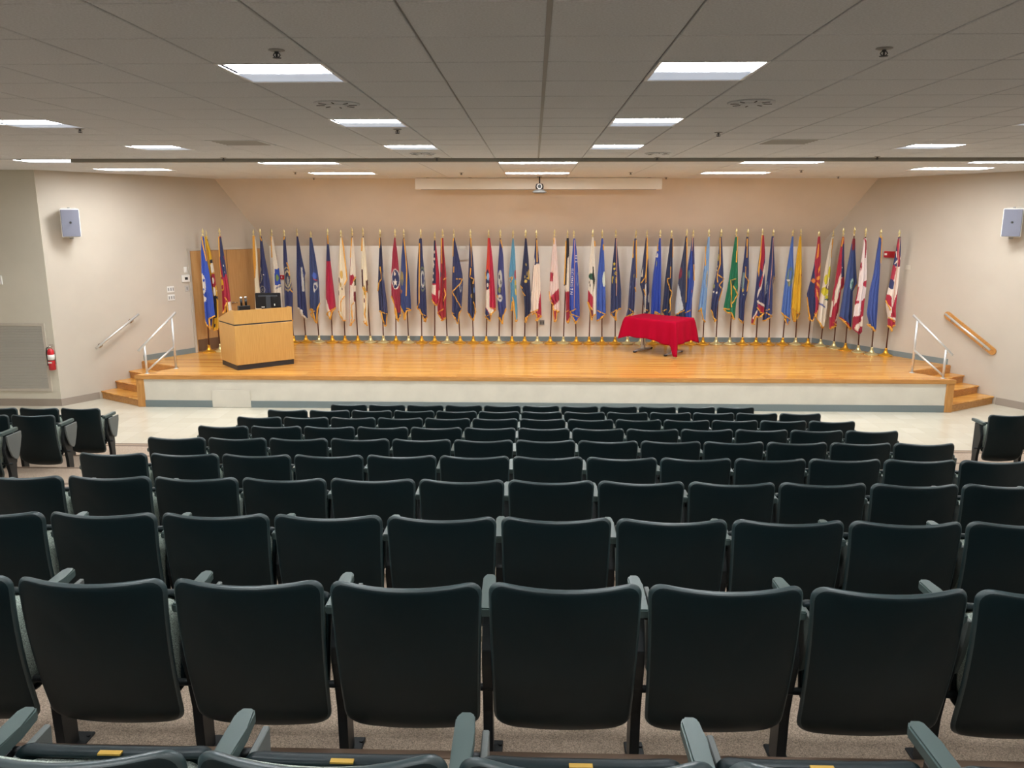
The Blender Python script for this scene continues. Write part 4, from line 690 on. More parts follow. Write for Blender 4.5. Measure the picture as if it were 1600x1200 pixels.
(3.332,17.87,0.051,2.601,[(2.435,0.022,0.051),(2.091,-0.012,0.07),(1.595,-0.077,0.093),(1.32,-0.09,0.106),(0.966,-0.117,0.109),(0.712,-0.126,0.101),(0.559,-0.069,0.108)],[(0,0.681),(0.4,0.533),(1,0.584)],(46,54,82),[((126,42,62),(-0.061,1.632,0.04,0.125)),((206,210,210),[-0.086,1.394,0.055,0.827,-0.125,0.681,-0.145,0.915])],[([0.048,2.411,0.119,0.966],None),([-0.121,0.691,0.084,0.801],None)],(224,165,66),0, 'charcoal navy flag with red spot and white lower triangle'),
(3.608,17.87,-0.069,2.594,[(2.411,-0.087,-0.055),(2.091,-0.119,-0.025),(1.72,-0.159,0.006),(1.345,-0.167,0.001),(0.966,-0.157,-0.026),(0.764,-0.19,-0.031),(0.56,-0.168,-0.021)],[(0,0.636),(0.5,0.547),(1,0.585)],(46,76,160),[((56,48,96),[-0.095,2.416,-0.045,2.416,0.008,1.521,-0.04,1.47]),((96,136,150),(-0.128,1.595,0.022,0.1)),((180,90,60),(-0.043,1.219,0.013,0.035))],[([-0.08,2.411,-0.086,2.116],(214,164,142)),([-0.031,1.819,-0.012,1.62,0.004,1.458],None),([-0.188,0.72,-0.053,0.797],None)],(224,165,66),0, 'blue flag with purple right fold, behind right end of red table'),
(3.887,17.87,-0.022,2.602,[(2.424,-0.038,-0.001),(2.092,-0.07,0.012),(1.596,-0.095,0.023),(1.22,-0.126,0.015),(0.79,-0.16,0.014),(0.536,-0.061,0.017)],[(0,0.765),(0.35,0.854),(0.5,0.587),(1,0.523)],(128,165,206),[((182,176,156),(-0.015,1.496,0.025,0.2)),((120,120,110),(-0.015,1.496,0.01,0.125)),((104,140,186),[-0.086,1.721,-0.066,1.721,-0.068,0.866,-0.098,0.866])],[([-0.072,2.215,-0.068,1.795],None),([-0.154,0.772,-0.095,0.854],None),([-0.057,0.599,0.015,0.523],None)],(224,165,66),0, 'pale sky blue flag with grey emblem, right of the red table'),  # darker blue strip is painted fold shading
(4.188,17.87,-0.032,2.602,[(2.424,-0.057,-0.018),(2.093,-0.069,0.021),(1.597,-0.096,0.076),(1.321,-0.144,0.081),(0.994,-0.164,0.002),(0.817,-0.167,-0.024),(0.536,-0.094,-0.034)],[(0,0.812),(0.4,0.536),(1,0.608)],(46,54,96),[((210,200,160),(-0.081,1.771,0.01,0.02)),((210,200,160),(-0.086,1.691,0.01,0.02)),((150,150,90),(-0.132,1.334,0.02,0.045)),((228,218,202),(-0.13,1.206,0.022,0.02)),((228,218,202),(-0.069,1.191,0.022,0.025)),((210,190,100),(-0.072,1.969,0.01,0.074))],[([-0.051,2.412,-0.029,1.821,-0.071,1.597,-0.062,1.422],None),([-0.071,1.597,0.084,1.497,-0.021,1.359,0.063,1.247,-0.001,1.004],None)],(224,165,66),1, 'navy flag with gold folded corner, left of the green flag'),
(4.499,17.87,-0.031,2.619,[(2.424,-0.052,-0.012),(2.093,-0.087,0.024),(1.722,-0.11,0.054),(1.323,-0.147,0.088),(0.843,-0.21,0.066),(0.754,-0.195,0.066),(0.602,-0.03,0.07)],[(0,0.828),(0.35,0.742),(0.6,0.755),(0.65,0.602),(1,0.602)],(12,108,74),[((8,70,50),[-0.076,1.473,0.023,1.498,-0.031,1.348,-0.072,1.322])],[([-0.003,2.437,0.0,1.871],None),([-0.041,0.869,-0.088,1.473,0.034,1.51],None),([-0.031,1.348,0.093,1.147,-0.033,0.955],None),([-0.208,0.838,-0.063,0.818],None),([-0.028,0.64,0.064,0.589],None)],(224,165,66),1, 'green flag with gold trim, the only green one'),
(4.787,17.87,-0.043,2.612,[(2.425,-0.074,-0.029),(2.094,-0.09,0.001),(1.599,-0.122,0.035),(1.223,-0.144,0.031),(0.971,-0.146,-0.016),(0.565,-0.122,-0.019),(0.514,-0.076,-0.026)],[(0,0.61),(0.6,0.513),(1,0.559)],(46,56,102),[((116,136,140),(-0.086,1.423,0.032,0.23)),((190,160,80),(-0.081,1.248,0.025,0.04)),((210,210,190),(-0.064,1.142,0.01,0.017))],[([-0.059,2.388,-0.04,1.97],None),([-0.058,1.772,-0.044,1.548,0.037,1.444,0.009,1.218],None),([-0.137,0.602,-0.056,0.513],None)],(224,165,66),0, 'navy flag with pale blue emblem, right of the green flag'),
(5.097,17.87,-0.058,2.613,[(2.462,-0.066,-0.029),(2.094,-0.086,0.028),(1.724,-0.104,0.055),(1.349,-0.112,0.082),(0.972,-0.13,0.113),(0.718,-0.152,0.119),(0.489,-0.15,-0.049)],[(0,0.502),(0.35,0.489),(0.4,0.68),(0.6,0.642),(1,0.744)],(46,52,102),[((165,32,58),[-0.071,2.471,-0.027,2.471,0.023,2.02,0.003,1.649,-0.063,1.748,-0.071,2.094]),((224,165,66),[-0.083,2.045,-0.061,2.02,-0.073,1.674,-0.079,1.524,-0.098,1.674]),((228,218,202),[0.033,1.872,0.062,1.724,0.002,1.324,-0.069,1.073,-0.093,1.123,-0.019,1.374]),((165,32,58),[0.0,1.624,0.027,1.549,-0.037,1.299,-0.059,1.374]),((228,218,202),[-0.071,1.028,0.111,0.922,0.115,0.866,-0.067,0.967]),((165,32,58),[-0.066,0.952,0.115,0.866,0.116,0.694,-0.011,0.795]),((165,32,58),[-0.156,0.616,-0.053,0.744,-0.045,0.464,-0.146,0.463]),((228,218,202),[-0.14,0.642,-0.057,0.8,-0.046,0.744,-0.134,0.586])],[([-0.066,2.462,-0.074,2.02,-0.088,1.674],None),([-0.061,0.871,0.022,0.744,0.103,0.745,0.017,0.637],None),([-0.151,0.509,-0.073,0.471],None)],(224,165,66),0, 'navy flag with red and white crossed stripes, gold hem'),
(5.389,17.87,-0.089,2.603,[(2.438,-0.115,-0.073),(2.095,-0.131,-0.042),(1.6,-0.152,0.02),(1.525,-0.159,0.018),(1.35,-0.172,-0.01),(0.973,-0.172,0.011),(0.72,-0.193,0.026),(0.567,-0.183,-0.062)],[(0,0.554),(0.5,0.592),(1,0.656)],(50,60,108),[((120,100,96),(-0.028,1.425,0.02,0.15)),((150,160,180),(-0.156,1.3,0.015,0.151)),((50,60,108),(-0.156,1.3,0.007,0.113))],[([-0.088,2.413,-0.078,1.897,-0.093,0.922],(214,164,142)),([0.022,1.538,-0.015,1.5],None),([-0.153,0.795,-0.061,0.821],None),([-0.144,0.745,0.025,0.654,-0.182,0.554],None)],(224,165,66),0, 'navy flag right of the red-white crossed one, pinkish edge line'),
(5.699,17.87,0.006,2.603,[(2.438,-0.009,0.016),(2.095,-0.038,0.041),(1.601,-0.076,0.1),(1.476,-0.08,0.077),(1.226,-0.087,0.078),(0.772,-0.1,0.101),(0.492,-0.014,0.091)],[(0,0.747),(0.4,0.62),(0.5,0.492),(0.75,0.492),(1,0.579)],(80,116,188),[((104,128,132),(0.014,1.551,0.07,0.215)),((80,116,188),(0.015,1.601,0.035,0.1)),((228,218,202),(-0.018,1.476,0.035,0.025)),((150,150,110),(0.0,1.401,0.02,0.06))],[([-0.103,0.746,0.11,0.579,0.029,0.492,-0.031,0.614],None)],(224,165,66),0, 'medium blue flag with grey-green shield, left of the yellow flag'),
(5.994,17.87,-0.089,2.613,[(2.438,-0.105,-0.075),(2.096,-0.136,-0.037),(1.601,-0.16,0.008),(1.227,-0.177,0.029),(0.823,-0.17,0.043),(0.544,-0.107,-0.026)],[(0,0.859),(0.2,0.544),(0.45,0.569),(0.55,0.747),(1,0.722)],(222,176,42),[((150,40,40),(0.002,1.589,0.015,0.025)),((196,150,40),(-0.054,1.502,0.015,0.125))],[([-0.167,0.848,0.036,0.717,-0.035,0.595],(206,156,50))],(224,165,66),1, 'plain yellow flag, the only all-yellow one'),
(6.23,17.746,0.003,2.562,[(2.441,-0.017,0.025),(2.101,-0.031,0.077),(1.783,-0.05,0.105),(1.487,-0.093,0.124),(1.188,-0.151,0.143),(0.939,-0.107,0.146),(0.764,-0.081,0.145),(0.587,-0.045,0.135)],[(0,0.934),(0.15,0.637),(0.35,0.582),(0.7,0.713),(1,0.801)],(162,36,60),[((226,150,60),[-0.005,2.272,0.012,2.296,0.021,2.004,-0.019,1.95]),((226,150,60),[0.043,1.734,0.095,1.881,0.106,1.803,0.051,1.635]),((226,150,60),[0.022,1.561,0.118,1.591,0.124,1.517,0.028,1.487]),((226,150,60),[0.031,1.447,0.136,1.368,0.143,1.289,0.041,1.388]),((226,150,60),[0.032,1.313,0.125,1.139,0.158,1.01,0.061,1.139]),((44,52,96),[-0.047,1.93,-0.008,1.437,0.053,0.989,0.062,0.561,-0.068,0.561,-0.162,1.139,-0.119,1.66]),((214,130,60),[-0.104,1.474,-0.03,1.536,0.004,1.475,-0.021,1.425])],[([-0.14,1.114,-0.101,0.924],None),([-0.065,0.657,-0.029,0.581],None),([0.053,0.738,0.139,0.809],None),([0.058,0.738,0.129,0.632],None)],(224,165,66),0, 'red flag with yellow rays and navy left half'),
(6.486,17.658,0.059,2.6,[(2.42,0.026,0.055),(2.105,-0.021,0.042),(1.74,-0.059,0.073),(1.371,-0.078,0.07),(0.999,-0.121,0.091),(0.623,-0.125,0.083),(0.435,-0.068,0.024)],[(0,0.619),(0.4,0.435),(1,0.485)],(230,224,208),[((214,206,56),(-0.027,1.507,0.036,0.114)),((214,206,56),(0.03,1.666,0.025,0.127)),((214,206,56),(-0.035,1.247,0.063,0.099)),((214,206,56),(0.018,1.111,0.034,0.059)),((96,50,80),[-0.024,1.322,0.041,1.544,0.068,1.445,0.05,1.26]),((228,218,202),[-0.002,1.346,0.02,1.494,0.032,1.47,0.017,1.297]),((228,218,202),[0.025,1.322,0.047,1.47,0.059,1.445,0.043,1.282]),((64,104,92),(0.028,1.069,0.05,0.022)),((90,100,160),[-0.121,0.994,-0.008,0.919,-0.005,0.879,-0.117,0.954])],[([0.042,2.395,0.043,1.984],None),([-0.12,0.618,-0.03,0.432],None)],(224,165,66),1, 'white flag with yellow eagle-like figure and striped shield'),
(6.665,17.352,-0.066,2.639,[(2.438,-0.077,-0.042),(2.118,-0.102,-0.007),(1.759,-0.126,0.034),(1.421,-0.134,0.068),(1.312,-0.149,0.013),(1.031,-0.161,0.006),(0.663,-0.172,-0.004),(0.453,-0.149,-0.023)],[(0,0.453),(0.4,0.51),(1,0.564)],(168,36,60),[((44,52,96),[-0.065,2.294,-0.033,2.308,0.044,1.591,-0.026,1.562,-0.053,1.879]),((228,218,202),(-0.021,1.783,0.017,0.014)),((228,218,202),(-0.007,1.566,0.017,0.014)),((228,218,202),[-0.041,1.687,-0.015,1.276,-0.121,0.921,-0.122,1.275]),((228,218,202),[-0.146,1.105,-0.149,0.737,-0.175,0.707,-0.164,1.031]),((228,218,202),[0.004,0.934,-0.009,0.688,-0.049,0.589,-0.027,0.786])],[([-0.064,2.427,-0.084,2.237],None),([0.062,1.385,0.007,1.319],None),([-0.149,0.452,-0.009,0.525,-0.102,0.613],None)],(224,165,66),1, 'red and white flag with navy triangle, small gold tip'),
(6.827,17.115,-0.051,2.66,[(2.409,-0.069,-0.026),(2.128,-0.102,0.004),(1.774,-0.135,0.055),(1.465,-0.15,0.104),(1.297,-0.159,0.031),(0.937,-0.18,0.056),(0.742,-0.194,0.066),(0.474,-0.02,0.057)],[(0,0.723),(0.7,0.474),(1,0.518)],(56,76,130),[((132,36,46),[-0.08,2.432,-0.024,2.432,-0.019,2.17,-0.079,2.161]),((160,196,190),(-0.017,1.441,0.035,0.134)),((70,120,130),(-0.013,1.441,0.017,0.072)),((170,40,40),[-0.203,0.761,-0.054,0.645,0.054,0.511,0.032,0.487,-0.2,0.722]),((170,40,40),[0.05,1.405,0.104,1.489,0.108,1.442,0.053,1.37])],[([-0.193,0.727,0.045,0.474],None),([0.105,1.43,0.049,1.365],None)],(224,165,66),0, 'steel blue flag with small pale boat-shaped emblem'),
(6.989,16.827,-0.136,2.649,[(2.428,-0.157,-0.111),(2.024,-0.159,-0.059),(1.676,-0.174,-0.009),(1.324,-0.165,0.008),(1.087,-0.19,0.002),(0.73,-0.198,0.016),(0.538,-0.188,0.026),(0.443,-0.109,0.002)],[(0,0.539),(0.4,0.431),(0.7,0.45),(1,0.539)],(228,216,214),[((165,32,58),[-0.162,2.439,-0.101,2.37,-0.087,2.025,-0.108,2.024,-0.127,2.301]),((165,32,58),(-0.154,1.839,0.012,0.093)),((165,32,58),[-0.082,1.512,-0.009,1.582,0.008,1.395,-0.07,1.437]),((165,32,58),[-0.167,1.418,-0.146,1.418,-0.169,1.035,-0.194,1.052]),((165,32,58),[-0.075,1.111,-0.007,1.211,0.014,0.85,-0.081,0.73,-0.068,0.898]),((165,32,58),[-0.204,1.111,-0.127,1.135,-0.135,1.075,-0.195,1.059]),((150,30,54),[-0.212,0.782,-0.102,0.814,0.027,0.635,0.036,0.431,-0.07,0.406,-0.202,0.562]),((228,218,202),(-0.103,0.563,0.047,0.082)),((228,218,202),[-0.086,0.635,0.009,0.779,0.025,0.611,-0.038,0.575])],[],(140,30,54),1, 'white flag with dark red bars and dark red hem'),
(7.159,16.549,-0.071,2.625,[(2.446,-0.095,-0.05),(2.152,-0.112,-0.041),(1.696,-0.137,-0.013),(1.349,-0.184,-0.003),(0.883,-0.193,0.014),(0.813,-0.171,0.014),(0.53,-0.065,0.016)],[(0,0.668),(0.5,0.531),(1,0.564)],(60,82,150),[],[([-0.085,2.464,-0.053,2.432],None),([-0.05,2.446,-0.022,1.924],None),([-0.161,0.655,0.0,0.526],None)],(224,165,66),1, 'plain blue flag, second from the right end'),
(7.409,16.445,-0.035,2.609,[(2.46,-0.047,-0.002),(2.157,-0.061,0.031),(1.817,-0.091,0.059),(1.474,-0.113,0.073),(1.175,-0.146,0.083),(0.99,-0.1,0.083),(0.827,-0.056,0.1),(0.546,-0.01,0.098)],[(0,0.659),(0.3,0.547),(0.6,0.652),(1,0.699)],(230,218,206),[((44,52,96),[-0.075,2.471,0.006,2.471,0.068,1.817,-0.086,1.817]),((228,218,202),[-0.059,2.179,-0.023,2.179,-0.018,2.044,-0.054,2.044]),((165,32,58),[-0.066,2.426,-0.043,2.426,0.009,1.817,-0.023,1.817]),((228,218,202),[-0.052,1.976,0.034,2.066,0.038,2.021,-0.072,1.908]),((165,32,58),[-0.045,2.157,-0.023,2.269,0.045,1.863,0.027,1.817]),((228,218,202),[-0.082,1.862,0.054,1.863,0.059,1.817,-0.082,1.817]),((160,40,60),[-0.102,1.93,-0.034,1.84,-0.058,1.578,-0.125,1.612]),((44,52,96),[-0.131,1.635,-0.051,1.578,-0.055,1.394,-0.136,1.447]),((165,32,58),[-0.158,1.348,-0.05,1.221,-0.03,1.025,-0.148,1.129]),((165,32,58),[0.046,1.406,0.074,1.486,0.113,0.804,-0.039,0.839,-0.027,0.944]),((44,52,96),[0.058,1.014,0.095,0.921,0.104,0.739,0.063,0.781]),((165,32,58),[-0.059,0.804,0.107,0.753,0.106,0.652,0.025,0.535,-0.032,0.652])],[([-0.03,2.448,-0.011,1.817,-0.011,1.36,-0.011,1.129],(214,164,142)),([-0.141,1.175,-0.053,0.976],None),([-0.049,0.827,0.108,0.697],None),([-0.016,0.652,0.032,0.542],None)],(224,165,66),0, 'rightmost flag, crossed canton above red, white and blue stripes')]

bm = BM(); lathe(bm, [(.135, 0), (.14, .006), (.136, .018), (.10, .030), (.07, .045), (.05, .065), (.036, .095), (.026, .13), (.03, .142), (.022, .165), (.014, .168)], 24)
base_me = {0: mesh_of(bm.copy(), 'base', 'brass'), 1: mesh_of(bm, 'base', 'brass_pale')}
bm = BM(); lathe(bm, [(.013, 0), (.018, .006), (.018, .012), (.010, .02), (.010, .035), (.024, .05), (.026, .06), (.018, .072), (.011, .08), (.013, .09), (.026, .112), (.024, .13), (.013, .165), (.002, .195)], 14)
for v in bm.verts:
    if v.co.z > .085: v.co.y *= .5
fin_me = mesh_of(bm, 'finial', 'brass_pale')
FONT = {'W': (17, 17, 17, 21, 21, 27, 17), 'I': (14, 4, 4, 4, 4, 4, 14), 'S': (15, 16, 16, 14, 1, 1, 30), 'C': (14, 17, 16, 16, 16, 17, 14), 'O': (14, 17, 17, 17, 17, 17, 14), 'N': (17, 25, 25, 21, 19, 19, 17)}
def inpoly(x, z, P):
    c = False; n = len(P)//2; j = n-1
    for i in range(n):
        xi, zi, xj, zj = P[2*i], P[2*i+1], P[2*j], P[2*j+1]
        if (zi > z) != (zj > z) and x < (xj-xi)*(z-zi)/(zj-zi)+xi: c = not c
        j = i
    return c
def interp(T, s):
    if s <= T[0][0]: return T[0][1:]
    for a, b in zip(T, T[1:]):
        if s <= b[0]:
            f = (s-a[0])/((b[0]-a[0]) or 1); return tuple(p+(q-p)*f for p, q in zip(a[1:], b[1:]))
    return T[-1][1:]
def strip_mesh(bm, pts, w_, th=.005):
    """soft ribbon following 3-d points, flat towards the audience"""
    prev = None; n = len(pts)
    for i, p in enumerate(pts):
        a = pts[max(0, i-1)]; b = pts[min(n-1, i+1)]; dx, dz = b[0]-a[0], b[2]-a[2]; L_ = math.hypot(dx, dz) or 1
        ux, uz = -dz/L_*w_/2, dx/L_*w_/2
        ring = [bm.verts.new(v) for v in ((p[0]+ux, p[1]+th, p[2]+uz), (p[0]+ux*.6, p[1]-th, p[2]+uz*.6), (p[0]-ux*.6, p[1]-th, p[2]-uz*.6), (p[0]-ux, p[1]+th, p[2]-uz))]
        if prev:
            for k in range(4): bm.faces.new((prev[k], prev[(k+1) % 4], ring[(k+1) % 4], ring[k]))
        prev = ring
def colour_mat(c):
    n = 'fringe_%d_%d_%d' % c
    return mat(n, c, 0.7, bump=(300, .3))
def make_flag(idx, fd):
    bx, by, fx, fz, rows, hem, col, pats, trims, fringe, pale, label = fd
    rnd = random.Random(idx*7+3)
    t = thing('flag_stand', label, 'flag', (bx, by, ZT), 0, 'flags on brass stands along the stage wall')
    obj('base', base_me[pale], None, t)
    lean = -.06 if idx % 2 else -.16
    top = Vector((fx, lean, fz)); d = top.normalized(); pt = top - d*.195
    bm = BM(); tube(bm, d*.15, pt, .0135, .0125, n=12); obj('pole', bm, 'pole_wood', t)
    f_ = obj('finial', fin_me, None, t); f_.location = pt; f_.rotation_mode = 'QUATERNION'; f_.rotation_quaternion = d.to_track_quat('Z', 'Y')
    rr = [(-r[0], r[1], r[2]) for r in rows]               # increasing with depth below
    nf = 2 + rnd.random()*1.2; ph = rnd.random(); NU, NV, NB = (64, 190, 10) if idx == 28 else (30, 78, 10)
    ztop = rows[0][0]
    def edge(z): return interp(rr, -z)
    def hemz(u): return interp(hem, u)[0]
    def front_y(u, z):
        v = max(0, (ztop-z)/1.9); px = fx*(z/fz)
        a = .004 + .020*min(1, v*1.3)
        bulge = (.016+.05*min(1, v*1.2))*math.sqrt(max(0, 1-(2*u-1)**2))
        return lean*z/fz - .017 - bulge - a*math.sin(2*PI*(nf*u+ph)+v*1.2) - .4*a*math.sin(2*PI*(2.3*nf*u+ph*3))
    V = []; F = []; cols = []
    for j in range(NV+1):
        v = j/NV
        for i in range(NU+1):
            u = i/NU; z = ztop + (hemz(u)-ztop)*v; xl, xr = edge(z); V.append((xl+(xr-xl)*u, front_y(u, z), z))
        for i in range(1, NB):
            u = 1-i/NB; z = ztop + (hemz(u)-ztop)*v; xl, xr = edge(z); vv = max(0, (ztop-z)/1.9)
            V.append((xl+(xr-xl)*u, lean*z/fz + .017 + (.012+.03*min(1, vv))*math.sqrt(1-(2*u-1)**2), z))
    P = NU + NB
    base = lin(col); pc = [(lin(c), g) for c, g in pats]  # patches hold the printed design plus painted dark of inner folds
    def colour(x, z):
        out = base
        for c, g in pc:
            if isinstance(g, tuple):
                if ((x-g[0])/g[2])**2 + ((z-g[1])/g[3])**2 < 1: out = c
            elif inpoly(x, z, g): out = c
        return out
    text = []
    if idx == 28:   # lettering down the left fold, turned a quarter
        text = [('SCONSIN', -.146, 1.73, -.0025, .052, .087), ('WI', -.062, 2.02, .004, .042, .10)]
    white = lin((232, 230, 226))
    def letter(x, z):
        for s, x0, z0, sl, wd, pitch in text:
            for k, ch in enumerate(s):
                zc0 = z0 - k*pitch
                g = (zc0 - z)/(pitch*.78)*5
                h = (x - (x0 + sl*k))/wd*7
                if 0 <= g < 5 and 0 <= h < 7:
                    return (FONT[ch][6-int(h)] >> (4-int(g))) & 1
        return 0
    for j in range(NV):
        for i in range(P):
            a = j*P+i; b = j*P+(i+1) % P; c = (j+1)*P+(i+1) % P; e = (j+1)*P+i
            F.append((a, b, c, e))
            x = (V[a][0]+V[b][0]+V[c][0]+V[e][0])/4; z = (V[a][2]+V[b][2]+V[c][2]+V[e][2])/4
            k = colour(x, z)
            if text and i < NU and letter(x, z): k = white
            cols.append(k)
    me = bpy.data.meshes.new('cloth'); me.from_pydata(V, [], F); me.materials.append(MATS['flag_cloth'])
    ca = me.color_attributes.new('print', 'FLOAT_COLOR', 'CORNER')
    buf = []
    for k in cols: buf.extend(k*4)
    ca.data.foreach_set('color', buf)
    me.polygons.foreach_set('use_smooth', [True]*len(me.polygons))
    cl = obj('cloth', me, None, t)
    bm = BM()
    m_ = 40; hp = []
    for i in range(m_+1):
        u = i/m_; z = hemz(u)-.008; xl, xr = edge(z); hp.append((xl+(xr-xl)*u, front_y(u, z)-.002, z))
    strip_mesh(bm, hp, .034)
    obj('hem_fringe', bm, colour_mat(fringe), cl)
    for pts, c in trims:
        c = c or fringe; bm = BM(); q = [(pts[2*i], pts[2*i+1]) for i in range(len(pts)//2)]; o3 = []
        for (xa, za), (xb, zb) in zip(q, q[1:]):
            n_ = max(2, int(math.hypot(xb-xa, zb-za)/.03))
            for s in range(n_+1):
                if s == 0 and o3: continue
                x = xa+(xb-xa)*s/n_; z = za+(zb-za)*s/n_; xl, xr = edge(z); u = min(1, max(0, (x-xl)/((xr-xl) or .01)))
                o3.append((x, front_y(u, z)-.006, z))
        strip_mesh(bm, o3, .016 if c == (214, 164, 142) else .028)
        obj('edge_fringe', bm, colour_mat(c), cl)
for i_, fd in enumerate(FLAGS): make_flag(i_, fd)

# ---------------------------------------------------------------- auditorium chairs
def rounded(w_top, w_bot, z0, z1, rt, rb, n=7):
    """outline of a rounded trapezoid in (x,z)"""
    P = []
    def corner(cx, cz, r, a0):
        for k in range(n): a = a0 + (PI/2)*k/(n-1); P.append((cx+r*math.cos(a), cz+r*math.sin(a)))
    def line(a, b, m):
        for k in range(1, m): P.append((a[0]+(b[0]-a[0])*k/m, a[1]+(b[1]-a[1])*k/m))
    corner(w_top/2-rt, z1-rt, rt, 0); line((w_top/2-rt, z1), (-w_top/2+rt, z1), 8)
    corner(-w_top/2+rt, z1-rt, rt, PI/2); line((-w_top/2, z1-rt), (-w_bot/2, z0+rb), 6)
    corner(-w_bot/2+rb, z0+rb, rb, PI); line((-w_bot/2+rb, z0), (w_bot/2-rb, z0), 8)
    corner(w_bot/2-rb, z0+rb, rb, 1.5*PI); line((w_bot/2, z0+rb), (w_top/2, z1-rt), 6)
    return P
def pillow(name, outline, yfun, prof, m):
    """closed shell: rings of the outline scaled to the centre, depth from prof [(inset m, offset y)] back to front"""
    cx = 0; cz = sum(p[1] for p in outline)/len(outline); V = []; F = []; n = len(outline)
    ext = max(abs(p[0]) for p in outline)
    def put(x, z, off): V.append((x, yfun(x, z)+off, z))
    idx = []
    for ins, off in prof:
        idx.append(len(V))
        if ins is None: put(0, cz, off)
        else:
            for x, z in outline:
                L_ = math.hypot(x, z-cz); k = max(0.02, 1-ins/ext) if ins < 1 else 0.02
                put(x*k, cz+(z-cz)*(1-ins/((max(p[1] for p in outline)-min(p[1] for p in outline))/2)), off)
    for (ia, a), (ib, b) in zip(zip(idx, prof), zip(idx[1:], prof[1:])):
        for i in range(n):
            j = (i+1) % n
            if a[0] is None: F.append((ia, ib+j, ib+i))
            elif b[0] is None: F.append((ia+i, ia+j, ib))
            else: F.append((ia+i, ia+j, ib+j, ib+i))
    me = bpy.data.meshes.new(name); me.from_pydata(V, [], F)
    bm = BM(); bm.from_mesh(me); bmesh.ops.recalc_face_normals(bm, faces=bm.faces)
    for f in bm.faces: f.smooth = True
    bm.to_mesh(me); bm.free(); me.materials.append(MATS[m]); return me
def back_y(x, z):
    v = min(1.0, (z-.23)/.60)
    return .105*(1-v)**1.4 - .012*math.sin(PI*v) + .055*(x/.26)**2*(.45+.55*v) + (.03*max(0, (.27-z)/.08)**2)
OUT = rounded(.528, .50, .19, .826, .05, .08)
# lower the middle of the top edge a little and drop the middle of the bottom edge
OUT = [(x, z - (.010*(1-(x/.265)**2) if z > .78 else 0) - (.034*(1-(x/.25)**2)*max(0, (.30-z)/.11) if z < .30 else 0)) for x, z in OUT]
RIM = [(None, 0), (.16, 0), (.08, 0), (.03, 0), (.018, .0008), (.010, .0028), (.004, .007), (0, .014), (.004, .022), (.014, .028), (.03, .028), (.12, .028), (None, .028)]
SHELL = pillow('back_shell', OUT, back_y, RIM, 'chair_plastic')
SHELL.materials.append(MATS['chair_rim_sheen'])      # same plastic, edge highlight painted as a lighter tone
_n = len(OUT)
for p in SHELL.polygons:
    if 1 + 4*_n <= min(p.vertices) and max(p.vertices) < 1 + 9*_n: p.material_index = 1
OUTC = rounded(.47, .44, .30, .80, .05, .06)
CUSH = pillow('back_cushion', OUTC, lambda x, z: back_y(x, z)+.026, [(None, 0), (.1, 0), (0, 0), (.002, .014), (.012, .03), (.03, .038), (.1, .046), (None, .05)], 'chair_fabric')
# tipped-up seat: pan on the stage side, cushion towards the back
def seat_y(x, z): return .185 + (z-.30)*.10
OUTS = rounded(.475, .45, .27, .672, .035, .06)
OUTS = [(x, z + (.010*(abs(x)/.24)**6 if z > .6 else 0)) for x, z in OUTS]
PAN = pillow('seat_pan', OUTS, lambda x, z: seat_y(x, z)+.02, [(None, .002), (.05, .002), (.02, .002), (.014, -.012), (.006, -.014), (0, -.004), (0, .014), (.006, .026), (.03, .032), (.1, .036), (None, .04)], 'chair_plastic')
OUTF = rounded(.44, .42, .285, .65, .05, .05)
SEAT = pillow('seat_cushion', OUTF, lambda x, z: seat_y(x, z)+.02, [(None, -.062), (.12, -.060), (.05, -.052), (.018, -.036), (.004, -.016), (0, 0), (.06, .001), (None, .001)], 'chair_fabric')
bm = BM(); box(bm, -.027, .027, .222, .236, .6725, .677); PLATE = mesh_of(bm, 'number_plate', 'gold_plate')
bm = BM(); prism_x(bm, [(.19, .658), (.29, .658), (.285, .30), (.275, .24), (.275, .012), (.185, .012), (.185, .24), (.16, .36), (.13, .46), (.13, .52)], -.018, .018)
box(bm, -.022, .05, .17, .33, 0, .012); bmesh.ops.bevel(bm, geom=list(bm.edges), offset=.003, segments=1, affect='EDGES')
tube(bm, (.04, .30, .011), (.04, .30, .018), .009, n=8); tube(bm, (-.06, .175, .345), (.06, .175, .345), .014, n=10)
LEG = mesh_of(bm, 'leg', 'chair_metal')
bm = BM(); prism(bm, [(-.023, .105), (.023, .105), (.026, .30), (.022, .372), (.012, .382), (-.014, .382), (-.025, .36)], .664, .698); bevel(bm, .005, 2)
ARM = mesh_of(bm, 'armrest', 'chair_arm')
TP = [(.13, .66), (.365, .66), (.362, .60), (.325, .50), (.285, .40), (.262, .375), (.225, .385), (.18, .43), (.15, .51), (.135, .60)]
bm = BM(); prism_x(bm, TP, .040, .058); bevel(bm, .003); TAB = mesh_of(bm, 'writing_tablet', 'tablet_grey')
bm = BM(); tube(bm, (.0, .28, .645), (.042, .28, .645), .012, n=10); tube(bm, (0.018, .25, .60), (.042, .25, .60), .016, n=10); HINGE = mesh_of(bm, 'tablet_hinge', 'chair_metal')
PX = .275
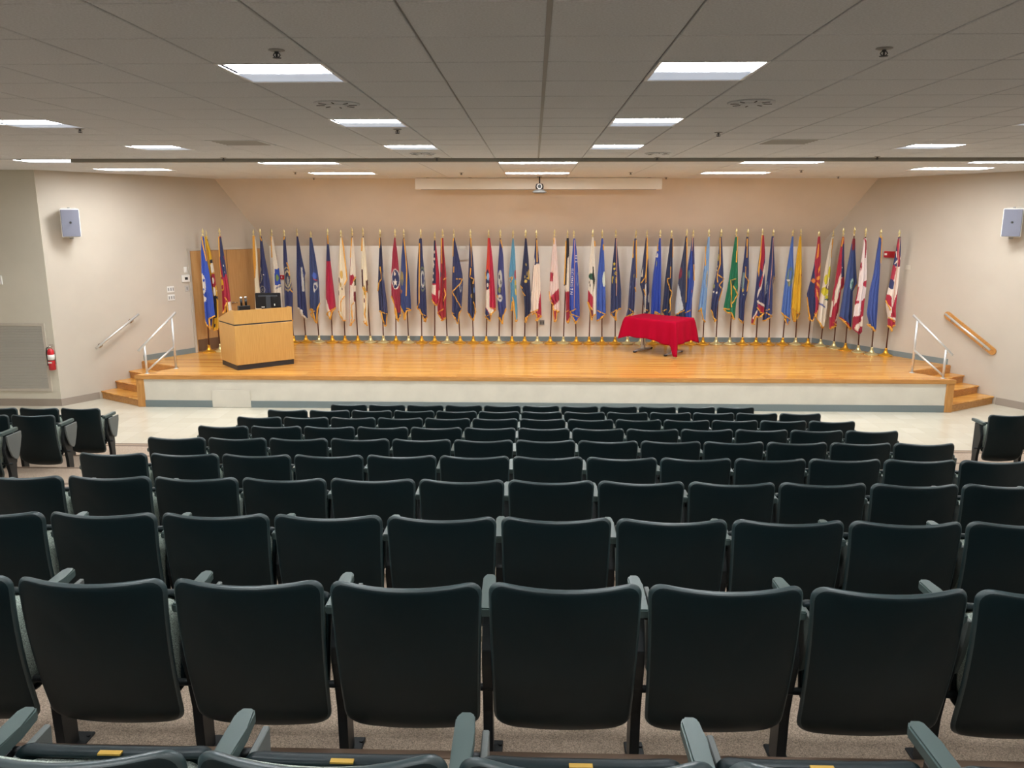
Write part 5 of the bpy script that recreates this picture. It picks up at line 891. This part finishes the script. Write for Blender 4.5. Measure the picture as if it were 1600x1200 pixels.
CH = [('back_shell', SHELL, 0), ('back_cushion', CUSH, 0), ('seat_pan', PAN, 0), ('seat_cushion', SEAT, 0), ('number_plate', PLATE, 0), ('leg', LEG, PX), ('armrest', ARM, PX), ('writing_tablet', TAB, PX), ('tablet_hinge', HINGE, PX)]
jit = random.Random(5)
def chair(x, row, label, group, left_end=False):
    t = thing('auditorium_chair', label, 'chair', (x, ROWY(row) - .045 + jit.uniform(-.005, .005) - (.03 if row == 0 else 0), TIERZ(row)), 0, group)
    tilt = jit.uniform(-.02, .02)
    for n, me, dx in CH:
        o = obj(n, me, None, t, (dx, 0, 0))
        if n == 'seat_pan' or n == 'seat_cushion' or n == 'number_plate': o.location.y = .012*tilt*50
    if left_end:
        for n, me in (('leg', LEG), ('armrest', ARM)): obj(n, me, None, t, (-PX, 0, 0))
SPAN = {0: (-3, 2), 1: (-4, 3), 2: (-5, 4), 3: (-6, 5), 9: (-5, 5)}      # chairs inside the picture
ROWN = {9: 'front row by the stage', 0: 'row cut by the bottom edge'}
for r in range(0, 10):
    a, b = SPAN.get(r, (-6, 6))
    rn = ROWN.get(r) or '%s row from the stage' % ORD[9-r]
    for k in range(-5 if r == 9 else -6, 6 if r == 9 else 7):
        lb = 'dark green auditorium chair, centre block, %s, %s from left' % (rn, ORD[k-a]) if a <= k <= b else \
             'dark green auditorium chair, %s, %s beyond the %s picture edge' % (rn, ORD[(a-k if k < a else k-b)-1], 'left' if k < a else 'right')
        chair(.115+.55*k, r, lb, 'centre block auditorium chairs', k == (-5 if r == 9 else -6))
for r, xs in ((8, (-5.92, -6.47, -7.02)), (7, (-5.865, -6.415)), (6, (-5.85, -6.4))):
    for i, x in enumerate(xs):
        chair(x, r, 'dark chair of the left block, %s row from the stage, %s from aisle' % (('front', 'second', 'third')[8-r], ORD[i]), 'left block auditorium chairs', i == len(xs)-1)
for r, xs in ((8, (6.04, 6.59)), (7, (6.14, 6.69))):
    for i, x in enumerate(xs):
        chair(x, r, 'dark chair of the right block, %s row from the stage, %s from aisle' % (('front', 'second')[8-r], ORD[i]), 'right block auditorium chairs', i == 0)
